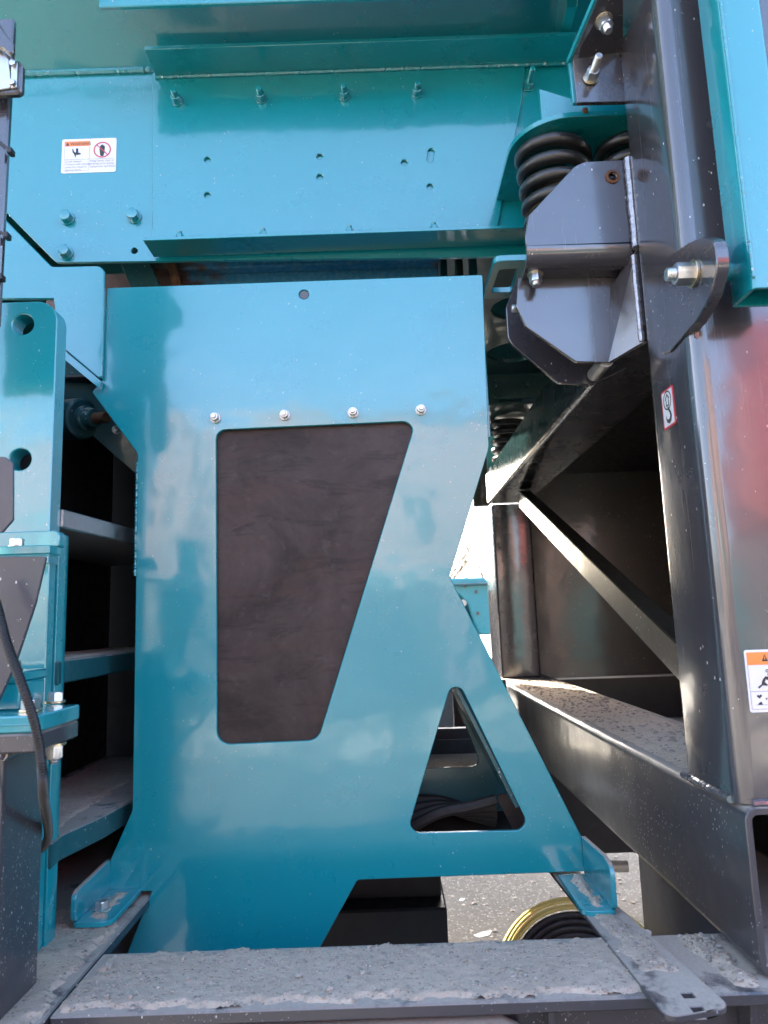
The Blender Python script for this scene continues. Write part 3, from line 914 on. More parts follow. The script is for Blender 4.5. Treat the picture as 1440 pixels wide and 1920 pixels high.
# ------------------------------------------------------------------ left side: bracket plate, lug column with ribs, pivot pin
def left_side():
    y = 1.683
    t = thing('side_bracket', 'light blue teal bracket plate with a slanting lower edge beside the guard', 'bracket plate', (-.78, y, 2.2))
    o = fil(xz([(-120, 300), (-90, 310), (97, 500), (196, 498), (190, 713), (113, 648), (100, 560), (-120, 560)], y), [0, 0, .02, .022, .006, 0, 0, 0], 6)
    obj('plate', yplate([o], y, .012, .0022), 'teal', t)
    a, b = S(115, 655, y=y), S(186, 719, y=y)
    c, d = S(186, 728, y=y - .006), S(114, 668, y=y - .006)
    P = [S(113, 651, y=y - .006), S(190, 715, y=y - .006), c, d]
    obj('lower_flange', quad_prism([P[3], P[2], P[1], P[0]], -.016), 'teal', t)

    XC = -.668
    t = thing('lug_column', 'tall teal lug column with two round holes and three curved shelf ribs', 'column', (-.75, 1.42, ZB))
    h1, h2 = S(43, 608, y=1.40), S(41, 863, y=1.40)
    zt = S(60, 565, y=1.40).z
    o = fil([(-1.0, zt), (XC, zt), (XC, 1.735), (-1.0, 1.735)], [0, .045, 0, 0], 8)
    obj('lug', yplate([o, circ(h1.x, h1.z, .0225, 28), circ(h2.x - .004, h2.z + .002, .0225, 28)], 1.40, .046, .002), 'teal', t)
    obj('column_plate', yplate([[(-1.0, 1.74), (XC - .004, 1.74), (XC - .004, .72), (-1.0, .72)]], 1.414, .030, .002), 'teal', t)
    zc = S(60, 996, y=1.385).z
    zc2 = S(60, 1026, y=1.385).z
    obj('cap_plate', yplate([fil([(-1.0, zc), (S(112, 1000, y=1.385).x, zc), (S(110, 1026, y=1.385).x, zc2), (-1.0, zc2)], [0, .012, .004, 0], 5)], 1.385, .028, .002), 'teal', t)
    obj('side_strip', box(XC - .008, XC, 1.4465, 1.49, .72, 1.80, .002), 'teal', t)
    obj('recess_wall', box(-1.0, -.93, 1.447, 2.4, .72, 2.30, .004), 'black', t)  # black puts the shade of the recess into the colour
    # ribs
    def rib(z0, z1, e, fr):
        # flat rib whose right edge runs back into the recess, flared where it meets the column
        xe = XC + .006 + (e.x - XC - .006) / (e.y - 1.447) * (2.38 - 1.447)
        pts = [(-.93, 1.447), (XC + .006, 1.447), (XC + .006, 1.452), (XC + .006 - fr + (e.x - XC) * .2, 1.50), (e.x - fr * .6, 1.45 + (e.y - 1.45) * .6), (xe, 2.38), (-.93, 2.38)]
        return zplate([fil(pts, [0, .0, .0, .06, .3, 0, 0], 8)], z1, z1 - z0, .003)
    r1 = S(120, 955, y=1.45), S(120, 990, y=1.45)
    obj('rib', rib(r1[1].z, r1[0].z, S(255, 995, z=r1[0].z), .0), 'alu', t, label='worn bright metal rib at the top')
    r2 = S(108, 1240, y=1.45), S(108, 1285, y=1.45)
    obj('rib', rib(r2[1].z, r2[0].z, Vector((-.668, 1.85, 0)), .012), 'teal_shade', t)
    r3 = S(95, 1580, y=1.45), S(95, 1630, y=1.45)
    obj('rib', rib(r3[1].z, r3[0].z, S(245, 1500, z=r3[0].z), .014), 'teal_shade', t)
    for r_ in (r2, r3):
        zz = r_[0].z
        ob = obj('dust_crust', dust_sheet([(-.92, 1.46), (XC - .012, 1.46), (XC - .02, 1.7), (XC - .03, 2.36), (-.92, 2.36)], zz, .005, 1.7, .009, .02, -.0018, bias=.25), 'dust', t, kind='stuff')
    # back wall and roof that close the recess, black to paint in its shade
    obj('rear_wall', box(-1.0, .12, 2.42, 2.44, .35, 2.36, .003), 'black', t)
    obj('added_side_wall', box(-1.2, -1.188, 2.45, 4.24, .4, 2.7, .002), 'black', t)  # unseen wall added to darken the brace and cut bounce light inside
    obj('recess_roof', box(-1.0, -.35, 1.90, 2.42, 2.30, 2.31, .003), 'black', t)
    p = S(160, 782, y=1.92)
    t = thing('pivot_pin', 'dark teal pivot pin with collar and nut deep in the left recess', 'pivot pin', (p.x, 1.95, p.z))
    A = Vector((.86, -.45, -.12)).normalized()
    o = Vector((p.x - .02, 1.95, p.z + .005))
    obj('boss', lathe([(.058, -.12), (.058, .0), (.052, .006), (.040, .008)], o, A, 28), 'teal_shade', t)
    obj('collar', lathe([(.036, .006), (.036, .022), (.030, .026), (.026, .05), (.022, .052)], o, A, 24), 'teal_shade', t)
    obj('pin', cyl(o + A * .05, A, .016, .05, .002, 18), 'rust', t)
    q = S(218, 806, y=1.84)
    bolt(t, q, (.4, -.9, 0), .016, 'nut', 'zinc', shaft=.02)
    t = thing('guide_channel', 'dark sloping channel hanging under the pivot pin in the left recess', 'channel', (-.7, 2.1, 2.0))
    a, b = S(118, 768, y=1.95), S(262, 895, y=2.05)
    d = (b - a).normalized()
    obj('channel_web', plate([[(-.1, 0), ((b - a).length + .1, 0), ((b - a).length + .1, .32), (-.1, .32)]], a, d, d.cross(Vector((0, 1, 0))), Vector((0, -1, 0)), .012), 'teal_shade', t)
left_side()

# ------------------------------------------------------------------ left foreground: jack leg, flange, cable bracket, conduit
def jack():
    cf = S(70, 1372, y=1.15)
    X1 = cf.x                                            # right side of the flange pair
    Y0, Y1 = 1.15, 1.305
    zt = S(70, 1342, y=Y0).z
    za = S(70, 1374, y=Y0).z                             # joint between the teal and the grey flange
    zb = S(70, 1412, y=Y0).z
    t = thing('jack_leg', 'grey square jack leg with bolted teal and grey flanges in the left corner', 'jack leg', (-.66, 1.2, ZB))
    xt = S(66, 1500, y=1.28).x
    obj('leg_tube', plate([[ (p.x, p.y) for p in l] for l in tube_section(.22, .16, .02, .010)], (xt - .22, 1.165, zb), EX, EYV, (0, 0, 1), zb - ZB - .002, .001), 'dark_dusty', t)
    obj('flange', box(-.95, X1 - .002, Y0, Y1 + .003, zb, za - .001, .003, .006), 'dark_dusty', t, label='grey lower flange')
    obj('flange', box(-.95, X1, Y0 + .001, Y1, za, zt, .0025, .004), 'teal', t, label='teal upper flange')
    obj('shim', box(-.95, X1 - .0035, Y0 - .001, Y1 - .004, (za + zt) / 2 - .0015, (za + zt) / 2 + .001, .0005), 'teal', t)
    obj('weld_bead', weld((xt - .2, 1.163, zb - .004), (xt + .002, 1.163, zb - .004), .009), 'weld_dark', t)
    obj('weld_bead', weld((xt + .002, 1.163, zb - .004), (xt + .002, 1.32, zb - .004), .008), 'weld_dark', t)
    for q in ((57, 1334), (103, 1318)):
        p = S(*q, z=zt)
        bolt(t, p, (0, 0, 1), .026, 'head', 'zinc', 'zinc_y')
    p = S(100, 1402, z=zb)
    bolt(t, (X1 - .018, 1.25, zb), (0, 0, -1), .026, 'nut', 'zinc', 'zinc_y', shaft=.034)
    # stepped block that carries the leg
    b0 = S(70, 1262, y=1.30)
    obj('block', box(-.95, b0.x, 1.24, 1.33, zt, b0.z - .012, .003), 'teal', t)
    obj('block_cap', box(-.95, b0.x - .003, 1.236, 1.345, b0.z - .0115, b0.z + .006, .003), 'teal', t)
    bolt(t, S(25, 1257, z=b0.z + .006), (0, 0, 1), .022, 'head', 'zinc', 'zinc_y')

    t = thing('cable_bracket', 'grey tapered gusset bracket bolted under a teal strip left of the column', 'bracket', (-.72, 1.27, 1.6))
    zs = S(40, 1040, y=1.20).z
    ze = S(40, 1023, y=1.20).z
    xr = S(93, 1030, y=1.20).x
    obj('top_strip', box(-.9, xr, 1.20, 1.245, zs, ze, .002), 'teal', t)
    g = xz([(-60, 1044), (86, 1043), (66, 1130), (28, 1245), (-10, 1330), (-60, 1330)], 1.19)
    obj('gusset', yplate([fil(g, .004, 3)], 1.19, .008), 'dark_matt', t)
    bolt(t, S(40, 1030, z=ze) if False else Vector((S(40, 1025, y=1.24).x, 1.225, ze)), (0, 0, 1), .020, 'head', 'zinc', 'zinc_y')
    t = thing('grey_guard', 'small grey cut-cornered guard sheet at the left edge below the lug hole', 'guard sheet', (-.75, 1.15, 1.8))
    g = xz([(-60, 850), (10, 857), (24, 868), (24, 975), (4, 998), (-60, 998)], 1.12)
    obj('sheet', yplate([fil(g, .003, 3)], 1.12, .006), 'dark_matt', t)

    # corrugated conduit
    ctrl = [S(-22, 1080, y=1.14), S(-2, 1150, y=1.13), S(14, 1210, y=1.12), S(40, 1280, y=1.11), S(62, 1345, y=1.108), S(74, 1400, y=1.11), S(80, 1455, y=1.115), S(82, 1498, y=1.19), S(89, 1540, y=1.29), S(90, 1570, y=1.352), S(76, 1592, y=1.385), S(44, 1610, y=1.388)]
    path = smooth_path(ctrl, 48)
    # resample evenly
    out, acc = [path[0]], 0
    for a, b in zip(path, path[1:]):
        L = (b - a).length
        while acc + L >= .0009 and L > 1e-9:
            k = (.0009 - acc) / L
            a = a.lerp(b, k); out.append(a); L = (b - a).length; acc = 0
        acc += L
    t = thing('corrugated_conduit', 'black corrugated cable conduit curving past the flange bolts', 'conduit', tuple(out[-1]))
    obj('conduit', sweep(out, lambda i: (.0078, .0078, .0064, .0064)[i % 4], 12), 'hose', t, ang=20)
jack()

# ------------------------------------------------------------------ upper left: cable post with clamp and ties
def cable_post():
    y = 1.20
    t = thing('cable_post', 'narrow grey post with a clamp and black cable ties at the upper left edge', 'post', (-.78, y, ZB + .8))
    e0, e1 = S(21, 120, y=y), S(-2, 560, y=y)
    obj('post', plate([fil([(e0.x, e0.z + .1), (e1.x, e1.z - .05), (e1.x - .2, e1.z - .05), (e0.x - .2, e0.z + .1)], .004, 3)], (0, y, 0), EX, EZ, (0, -1, 0), .014, .003), 'dark', t)
    c = xz([(-40, 112), (34, 112), (42, 122), (40, 170), (34, 175), (-40, 178)], y - .03)
    k = obj('clamp', yplate([fil(c, .008, 5)], y - .03, .014, .003), 'dark', t)
    obj('clamp_face', yplate([fil(xz([(-40, 84), (0, 90), (17, 112), (20, 165), (-40, 175)], y - .033), .003, 3)], y - .034, .004, .001), 'alu', k)
    obj('clamp_strip', yplate([fil(xz([(21, 116), (33, 116), (31, 164), (20, 166)], y - .033), .003, 3)], y - .034, .004, .001), 'alu', k)
    for q in ((26, 121), (25, 157)):
        bolt(t, S(*q, y=y - .034), (0, -1, 0), .011, 'head', 'zinc', wash=False)
    d = xz([(-60, 20), (0, 45), (24, 82), (24, 108), (4, 90), (-60, 70)], y - .05)
    obj('upper_bracket', yplate([fil(d, .006, 4)], y - .05, .012, .003), 'dark', t)
    for (p, q) in (((-5, 262), (20, 285)), ((-8, 430), (13, 443)), ((-10, 510), (2, 521))):
        a, b = S(*p, y=y - .006), S(*q, y=y - .006)
        h = obj('cable_tie', sweep([a + (a - b) * 1.5, a, b], .0026, 8), 'tie', t)
        obj('tie_lock', box(b.x - .004, b.x + .005, y - .014, y + .002, b.z - .006, b.z + .006, .0015), 'tie', h)
cable_post()

# ------------------------------------------------------------------ grey frame on the right
def steel_frame():
    y0, y1 = 1.262, 1.494
    zt = 1.271
    t = thing('steel_chassis', 'graphite grey welded box section frame with a thick upright post on the right', 'steel frame', (XP + .1, 1.4, ZB))
    sec = tube_section(.36, y1 - y0, .030, .012)
    obj('post', plate([[(p.x, p.y) for p in l] for l in sec], (XP, y0, 3.9), EX, EYV, (0, 0, 1), 3.9 - zt, .001), 'dark_post', t, ang=25)
    # lower box beam, its open end towards the viewer
    sec = tube_section(.30, zt - ZB - .004, .022, .012)
    obj('lower_beam', plate([[(p.x, p.y) for p in l] for l in sec], (XP, 1.25, ZB + .003), EX, EZ, (0, -1, 0), 2.95, .0015), 'dark_dusty', t, ang=25)
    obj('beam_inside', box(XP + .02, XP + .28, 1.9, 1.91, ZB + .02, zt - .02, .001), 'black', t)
    obj('weld_bead', weld((XP - .001, y0 + .03, zt + .003), (XP - .001, y1, zt + .003), .006), 'weld_dark', t)
    obj('weld_bead', weld((XP + .02, y0 - .002, zt + .004), (XP + .36, y0 - .002, zt + .004), .006), 'weld_dark', t)
    obj('under_plate', box(XP + .035, XP + .20, 1.46, 1.93, .80, ZB + .002, .003), 'dark_matt', t)
    # upper beam and far post
    obj('upper_beam', plate([[(p.x, p.y) for p in l] for l in tube_section(.22, .185, .016, .010)], (XP, y1 + .002, 2.226), EX, EZ, (0, -1, 0), 2.45, .001), 'dark', t, ang=25)
    fx = S(925, 1000, y=3.93).x
    obj('far_post', box(fx, fx + .215, 3.93, 4.28, zt, 2.224, .006, .012), 'dark', t)
    # brace
    a, b = Vector((0, 3.52, 2.222)), Vector((0, 1.42, 1.407))
    d = (b - a).normalized()
    nn = Vector((0, d.z, -d.y))
    obj('brace', plate([[(0, 0), ((b - a).length, 0), ((b - a).length, .085), (0, .085)]], Vector((XP + .10, a.y, a.z)) - nn * .0, d, nn * -1 if nn.z > 0 else nn, (-1, 0, 0), .06, .004), 'dark_shade', t)
    obj('rear_panel', box(fx + .21, 2.2, 4.22, 4.23, 1.235, 2.6, .002), 'dark_shade', t)
    obj('panel_lip', box(fx + .21, 2.2, 4.20, 4.219, 1.228, 1.240, .002), 'alu', t)
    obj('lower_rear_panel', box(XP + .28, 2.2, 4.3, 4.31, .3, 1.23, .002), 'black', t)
    obj('inner_wall', box(1.75, 1.76, 1.5, 4.3, .3, 3.2, .002), 'black', t)  # inner wall and roof are black to paint in the interior's darkness
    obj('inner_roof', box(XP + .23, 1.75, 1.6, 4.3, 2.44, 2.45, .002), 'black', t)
    # dust on the beam
    obj('dust_crust', dust_sheet([(XP + .016, 1.56), (XP + .27, 1.56), (XP + .27, 3.69), (XP + .016, 3.69)], zt, .008, 5.5, .011, .03, -.0025, bias=.45), 'dust', t, kind='stuff')
    obj('gravel', gravel([(0, 0)], zt, 1500, 4, .002, .009, 5.5), 'stone', t, kind='stuff')
    # lug with pivot bolt
    lx = .579
    o = yz([(1250, 482), (1290, 455), (1316, 444), (1340, 452), (1345, 500), (1331, 556), (1304, 604), (1256, 660), (1241, 664), (1224, 560)], lx)
    lug = obj('lug_plate', xplate([fil(o, [.02, .03, .03, .03, .04, .05, .04, .006, .006, 0], 6)], lx, .023, -1, .002), 'dark', t)
    obj('weld_bead', weld(S(1262, 664, x=lx + .012) + Vector((.006, .0, 0)), Vector((lx + .02, y0 + .004, S(1300, 620, x=lx).z)), .006), 'weld_dark', t)
    p = S(1302, 513, x=lx)
    bolt(t, (lx, p.y, p.z), (-1, 0, 0), .036, 'nut', 'zinc', 'zinc_y', shaft=.052)
    # spring bracket
    ya = 1.500
    up = xz([(1078, 311), (1096, 303), (1230, 297), (1240, 456), (986, 462), (985, 440), (991, 404)], ya)
    up = up[:2] + [(XP + .02, up[2][1]), (XP + .02, up[3][1])] + up[4:]
    bh = S(1148, 332, y=ya)
    obj('spring_bracket', yplate([fil(up, [.03, .015, 0, 0, .01, .02, .015], 5), circ(bh.x, bh.z, .0105, 20)], ya, .012, .0015), 'dark_post', t)
    obj('bush', lathe([(.0105, -.001), (.0105, -.004), (.0165, -.003), (.0165, .006)], (bh.x, ya, bh.z), (0, 1, 0), 22, False), 'rust', t)
    # rolled lower edge and shelf running back
    z1 = S(1090, 460, y=ya).z
    rb = .040
    zb = z1 - rb + .021 - .002
    prof = [(ya, z1 + .004)] + [(ya + rb - rb * math.cos(k * math.pi / 16), z1 - rb * math.sin(k * math.pi / 16)) for k in range(9)]
    prof += [(ya + .078, z1 - rb), (ya + .078, z1 - rb + .012)] + [(ya + rb - (rb - .012) * math.cos(k * math.pi / 16), z1 - (rb - .012) * math.sin(k * math.pi / 16)) for k in range(8, -1, -1)] + [(ya + .012, z1 + .004)]
    x0, x1 = S(988, 470, y=ya).x, XP - .001
    V = [(x, p[0], p[1]) for x in (x0, x1) for p in prof]
    n = len(prof)
    obj('bracket_shelf', (V, [tuple(range(n)), tuple(range(2 * n - 1, n - 1, -1))] + [(i, (i + 1) % n, n + (i + 1) % n, n + i) for i in range(n)]), 'dark_post', t, ang=40)
    yl = ya + .079
    lo = xz([(972, 520), (968, 574), (987, 613), (1080, 678), (1147, 680), (1156, 520)], yl)
    obj('lower_bracket', yplate([fil(lo, [0, .02, .02, .01, 0, 0], 5)], yl, .012, .0015), 'dark_post', t)
    yb = ya + .20
    lo = xz([(968, 530), (949, 575), (953, 640), (1046, 718), (1112, 721), (1175, 690), (1175, 530)], yb)
    obj('rear_bracket', yplate([fil(lo, [0, .03, .05, .03, .01, 0, 0], 5)], yb, .012, .0015), 'dark', t)
    g = [S(1150, 540, y=yl + .005), S(1147, 681, y=yl + .005), S(1204, 642, x=XP) + Vector((.012, 0, 0)), S(1187, 478, x=XP) + Vector((.012, 0, 0))]
    obj('bracket_gusset', quad_prism(g, .010), 'dark_post', t)
    obj('weld_bead', weld((XP + .003, ya - .011, S(1170, 303, y=ya).z), (XP + .003, ya - .011, S(1188, 470, y=ya).z), .0095, .16), 'weld_light', t)
    obj('weld_bead', weld(S(1188, 480, x=XP - .001), S(1203, 640, x=XP - .001), .0065), 'weld_light', t)
    obj('weld_bead', weld(S(1151, 560, y=yl - .002), S(1150, 676, y=yl - .002), .0045, .5), 'weld_light', t)
    p = S(1126, 698, y=yl + .06)
    obj('spacer', cyl((p.x, yl + .012, p.z + .012), (0, 1, -.0), .017, .10, .001, 20), 'alu', t)
    p = S(1004, 512, y=ya + .03)
    bolt(t, (p.x + .004, ya + .05, z1 - rb), (-.05, -.25, -1), .026, 'nut', 'zinc', 'zinc_y', shaft=.036)
    p = S(970, 575, y=yl + .03)
    obj('pin_end', cyl((p.x - .012, yl + .04, p.z), (1, 0, 0), .010, .02, .002, 16), 'zinc', t)
    # clamp plate on the upper part of the post, with a teal plate behind it
    yc = 1.470
    lowp = xz([(1074, 110), (1082, 192), (1175, 190), (1168, 95)], yc)
    obj('clamp_plate', yplate([fil(lowp, .003, 3)], yc, .012), 'dark', t)
    a, b = S(1074, 110, y=yc), S(1168, 97, y=yc)
    c, d_ = S(1168, -40, y=1.32), S(1138, -40, y=1.32)
    obj('clamp_flange', quad_prism([a, b, c, d_], -.012), 'dark', t)
    p = S(1107, 148, y=yc)
    bolt(t, p, (.05, -1, .12), .026, 'nut', 'zinc', 'zinc_y', shaft=.062)
    n = (b - a).cross(d_ - a).normalized()
    if n.y > 0: n = -n
    p = S(1130, 36, y=1.40)
    k = (a - p).dot(n)
    bolt(t, p + n * k, n, .028, 'nut', 'zinc', 'zinc_y', shaft=.044)
    t2 = thing('teal_backing_plate', 'thin teal plate whose edge shows behind the bolted grey clamp plate', 'backing plate', (.5, 1.49, 2.8))
    lowp = xz([(1066, 112), (1075, 192), (1175, 190), (1168, 95)], yc + .0125)
    obj('plate', yplate([fil(lowp, .003, 3)], yc + .0125, .012), 'teal', t2)
    sh = Vector((-.009, .0125, 0))
    obj('flange', quad_prism([a + sh, b + sh, c + sh, d_ + sh], -.012), 'teal', t2)
    # teal column hanging in front of the post
    k = 1.09
    e0, e1 = S(1347, 0, y=1.145), S(1413, 480, y=1.145)
    zb2 = S(1420, 540, y=1.145).z
    zb3 = S(1385, 505, y=1.22).z
    t3 = thing('teal_strut', 'teal square strut hanging before the grey post in the upper right', 'strut', (e1.x, 1.18, zb2))
    xw = S(1425, 0, y=1.145).x - e0.x
    V, Fc = plate([[(p.x, p.y) for p in l] for l in tube_section(.079, .078, .009, .007)], (e0.x, 1.145, 3.6), EX, EYV, (0, 0, 1), 3.6 - zb2, .001)
    obj('strut_tube', (V, Fc), 'teal', t3, ang=25)
    obj('weld_seam', weld((e0.x + .003, 1.1445, 3.5), (e0.x + .003, 1.1445, zb2 + .02), .0028, .2), 'weld', t3)
    p = S(1302, 513, x=lx)
    obj('pin', cyl((lx + .0235, p.y, p.z), (1, 0, 0), .0165, e0.x + .02 - lx - .0235, .001, 24), 'teal', t3)
steel_frame()

# ------------------------------------------------------------------ bottom: cross beam, left beam, slotted bar
def low_beams():
    xl = S(82, 1915, z=ZB).x
    yf = S(700, 1886, z=ZB).y
    yb = S(700, 1771, z=ZB).y
    t = thing('cross_beam', 'dusty grey cross beam along the bottom edge below the guard', 'beam', (0, yf + .1, .7))
    obj('top_plate', box(xl + .002, 1.0, yf, yb, ZB - .020, ZB, .003, .005), 'dark_dusty', t)
    obj('web', box(xl + .002, 1.0, yf + .060, yf + .072, .55, ZB - .020, .002), 'dark_dusty', t)
    obj('rear_web', box(xl + .002, 1.0, yb - .02, yb - .008, .55, ZB - .020, .002), 'dark_dusty', t)
    for px in (1028, 1408):
        a = S(px, 1898, y=yf + .012)
        obj('gusset', xplate([fil([(yf + .010, ZB - .021), (yf + .060, ZB - .021), (yf + .060, ZB - .16), (yf + .018, ZB - .06)], .004, 3)], a.x, .010), 'dark_dusty', t)
    o = [(xl + .004, yf + .004), (.505, yf + .004), (.455, yb - .002), (xl + .004, yb - .002)]
    obj('dust_crust', dust_sheet(o, ZB, .0075, 2.2, .0042, .010, -.0012, bias=.55, frag=.020), 'dust', t, kind='stuff')
    o2 = [(.60, yf + .012), (.82, yf + .012), (.583, yb - .1), (.583, yb - .002), (.46, yb - .002)]
    o2 = [(.525, yf + .010), (.584, yf + .010), (.583, yb - .002), (.50, yb - .002)]
    obj('dust_crust', dust_sheet(o2, ZB, .012, 6.4, .0042, .02, -.0032, bias=.30), 'dust', t, kind='stuff')
    obj('gravel', gravel(o, ZB, 2800, 11, .0008, .0048, 2.2), 'stone', t, kind='stuff')
    obj('gravel', gravel(o2, ZB, 500, 12, .001, .007, 6.4), 'stone', t, kind='stuff')
    t = thing('lower_pipe', 'dark rounded pipe just showing under the cross beam at bottom edge', 'pipe', (-.2, yf + .02, .9))
    p = S(700, 1912, y=yf + .03)
    obj('pipe', sweep([(-.9, yf + .03, p.z - .031), (S(940, 1908, y=yf + .03).x, yf + .03, p.z - .030), (S(965, 1920, y=yf + .03).x, yf + .034, p.z - .046)], .030, 18), 'dark_dusty', t)
    # left longitudinal beam
    t = thing('left_beam', 'dusty grey longitudinal beam running back under the left foot of the guard', 'beam', (-.75, 1.5, .7))
    obj('top_plate', box(-1.15, xl - .001, 1.0, 2.3, ZB - .022, ZB, .003, .006), 'dark_dusty', t)
    obj('web', box(xl - .085, xl - .073, 1.0, 2.3, ZB - .26, ZB - .0225, .002), 'dark_dusty', t)
    o = [(-.95, 1.06), (xl - .004, 1.06), (xl - .004, 1.56), (xl - .03, 1.66), (-.95, 1.62)]
    obj('dust_crust', dust_sheet(o, ZB, .009, 4.2, .0045, .016, -.0018, bias=.55, frag=.022), 'dust', t, kind='stuff')
    obj('gravel', gravel(o, ZB, 1700, 13, .0008, .0046, 4.2), 'stone', t, kind='stuff')
    # slotted flat bar on top of the right end
    zt = ZB + .010
    q = xy([(1250, 1908), (1372, 1888), (1150, 1690), (1034, 1636)], zt)
    P = [Vector(p) for p in q]
    dirl = (P[3] - P[0]); dirr = (P[2] - P[1])
    P[3] = P[0] + dirl * 1.25; P[2] = P[1] + dirr * 1.9
    t = thing('slotted_bar', 'flat grey bar with two square holes lying across the beam end', 'flat bar', (P[0].x + .06, P[0].y + .3, ZB))
    hs = []
    for c in ((1290, 1866), (1308, 1892)):
        p = Vector(xy([c], zt)[0])
        hs.append([(p.x - .0085, p.y - .0075), (p.x + .0085, p.y - .0075), (p.x + .0085, p.y + .0075), (p.x - .0085, p.y + .0075)])
    obj('bar', zplate([fil(P, [.018, .022, 0, 0], 6)] + hs, zt, .0098, .0015), 'dark_dusty', t)
    c0 = P[0].lerp(P[3], .16); c1 = P[1].lerp(P[2], .12)
    o = [c0 + Vector((.006, 0)), c1 - Vector((.006, 0)), P[1].lerp(P[2], .75) - Vector((.006, 0)), P[0].lerp(P[3], .75) + Vector((.006, 0))]
    obj('dust_crust', dust_sheet(o, zt, .007, 9.7, .004, .02, -.0036, bias=.22), 'dust', t, kind='stuff')
    obj('gravel', gravel(o, zt, 420, 14, .001, .006, 9.7), 'stone', t, kind='stuff')
    # single stones big enough to pick up
    lab = [((197, 1818), .011, 'buff flat stone near the left end of the dusty beam'), ((245, 1873), .008, 'pale knobbly pebble on the dusty beam front left'),
           ((200, 1870), .007, 'small dark chip beside the pale knobbly pebble'), ((343, 1801), .006, 'grey brown pebble at the rear edge of beam'),
           ((560, 1835), .008, 'blue grey slate flake midway on the dusty beam'), ((618, 1858), .007, 'dark rounded pebble midway on the dusty beam'),
           ((680, 1828), .007, 'rusty brown pebble midway on the dusty beam'), ((1242, 1799), .009, 'tan pebble resting against the slotted bar'),
           ((1162, 1744), .008, 'pale pebble at the rear end of the slotted bar'), ((1215, 1750), .008, 'grey pebble wedged beside the slotted bar'),
           ((1140, 1762), .006, 'brown chip lying left on the slotted bar'), ((353, 1838), .006, 'dark chip left of the rusty brown pebble')]
    for k, (px, r, l) in enumerate(lab):
        z = (zt if px[0] > 1130 and px[0] < 1170 else ZB) + .005
        p = S(*px, z=z)
        near = min((v for q_ in (2.2, 4.2, 6.4, 9.7) for v in CRUST[q_]), key=lambda v: (v[0] - p.x) ** 2 + (v[1] - p.y) ** 2)
        z = near[2] if (near[0] - p.x) ** 2 + (near[1] - p.y) ** 2 < 2e-4 else z
        o = obj('pebble', stone_geo((p.x, p.y, z + r * .22), r, k * 3.7, .62), 'stone', loc=(p.x, p.y, z))
        tag(o, l, 'pebble', 'loose pebbles on the dusty beam')
low_beams()

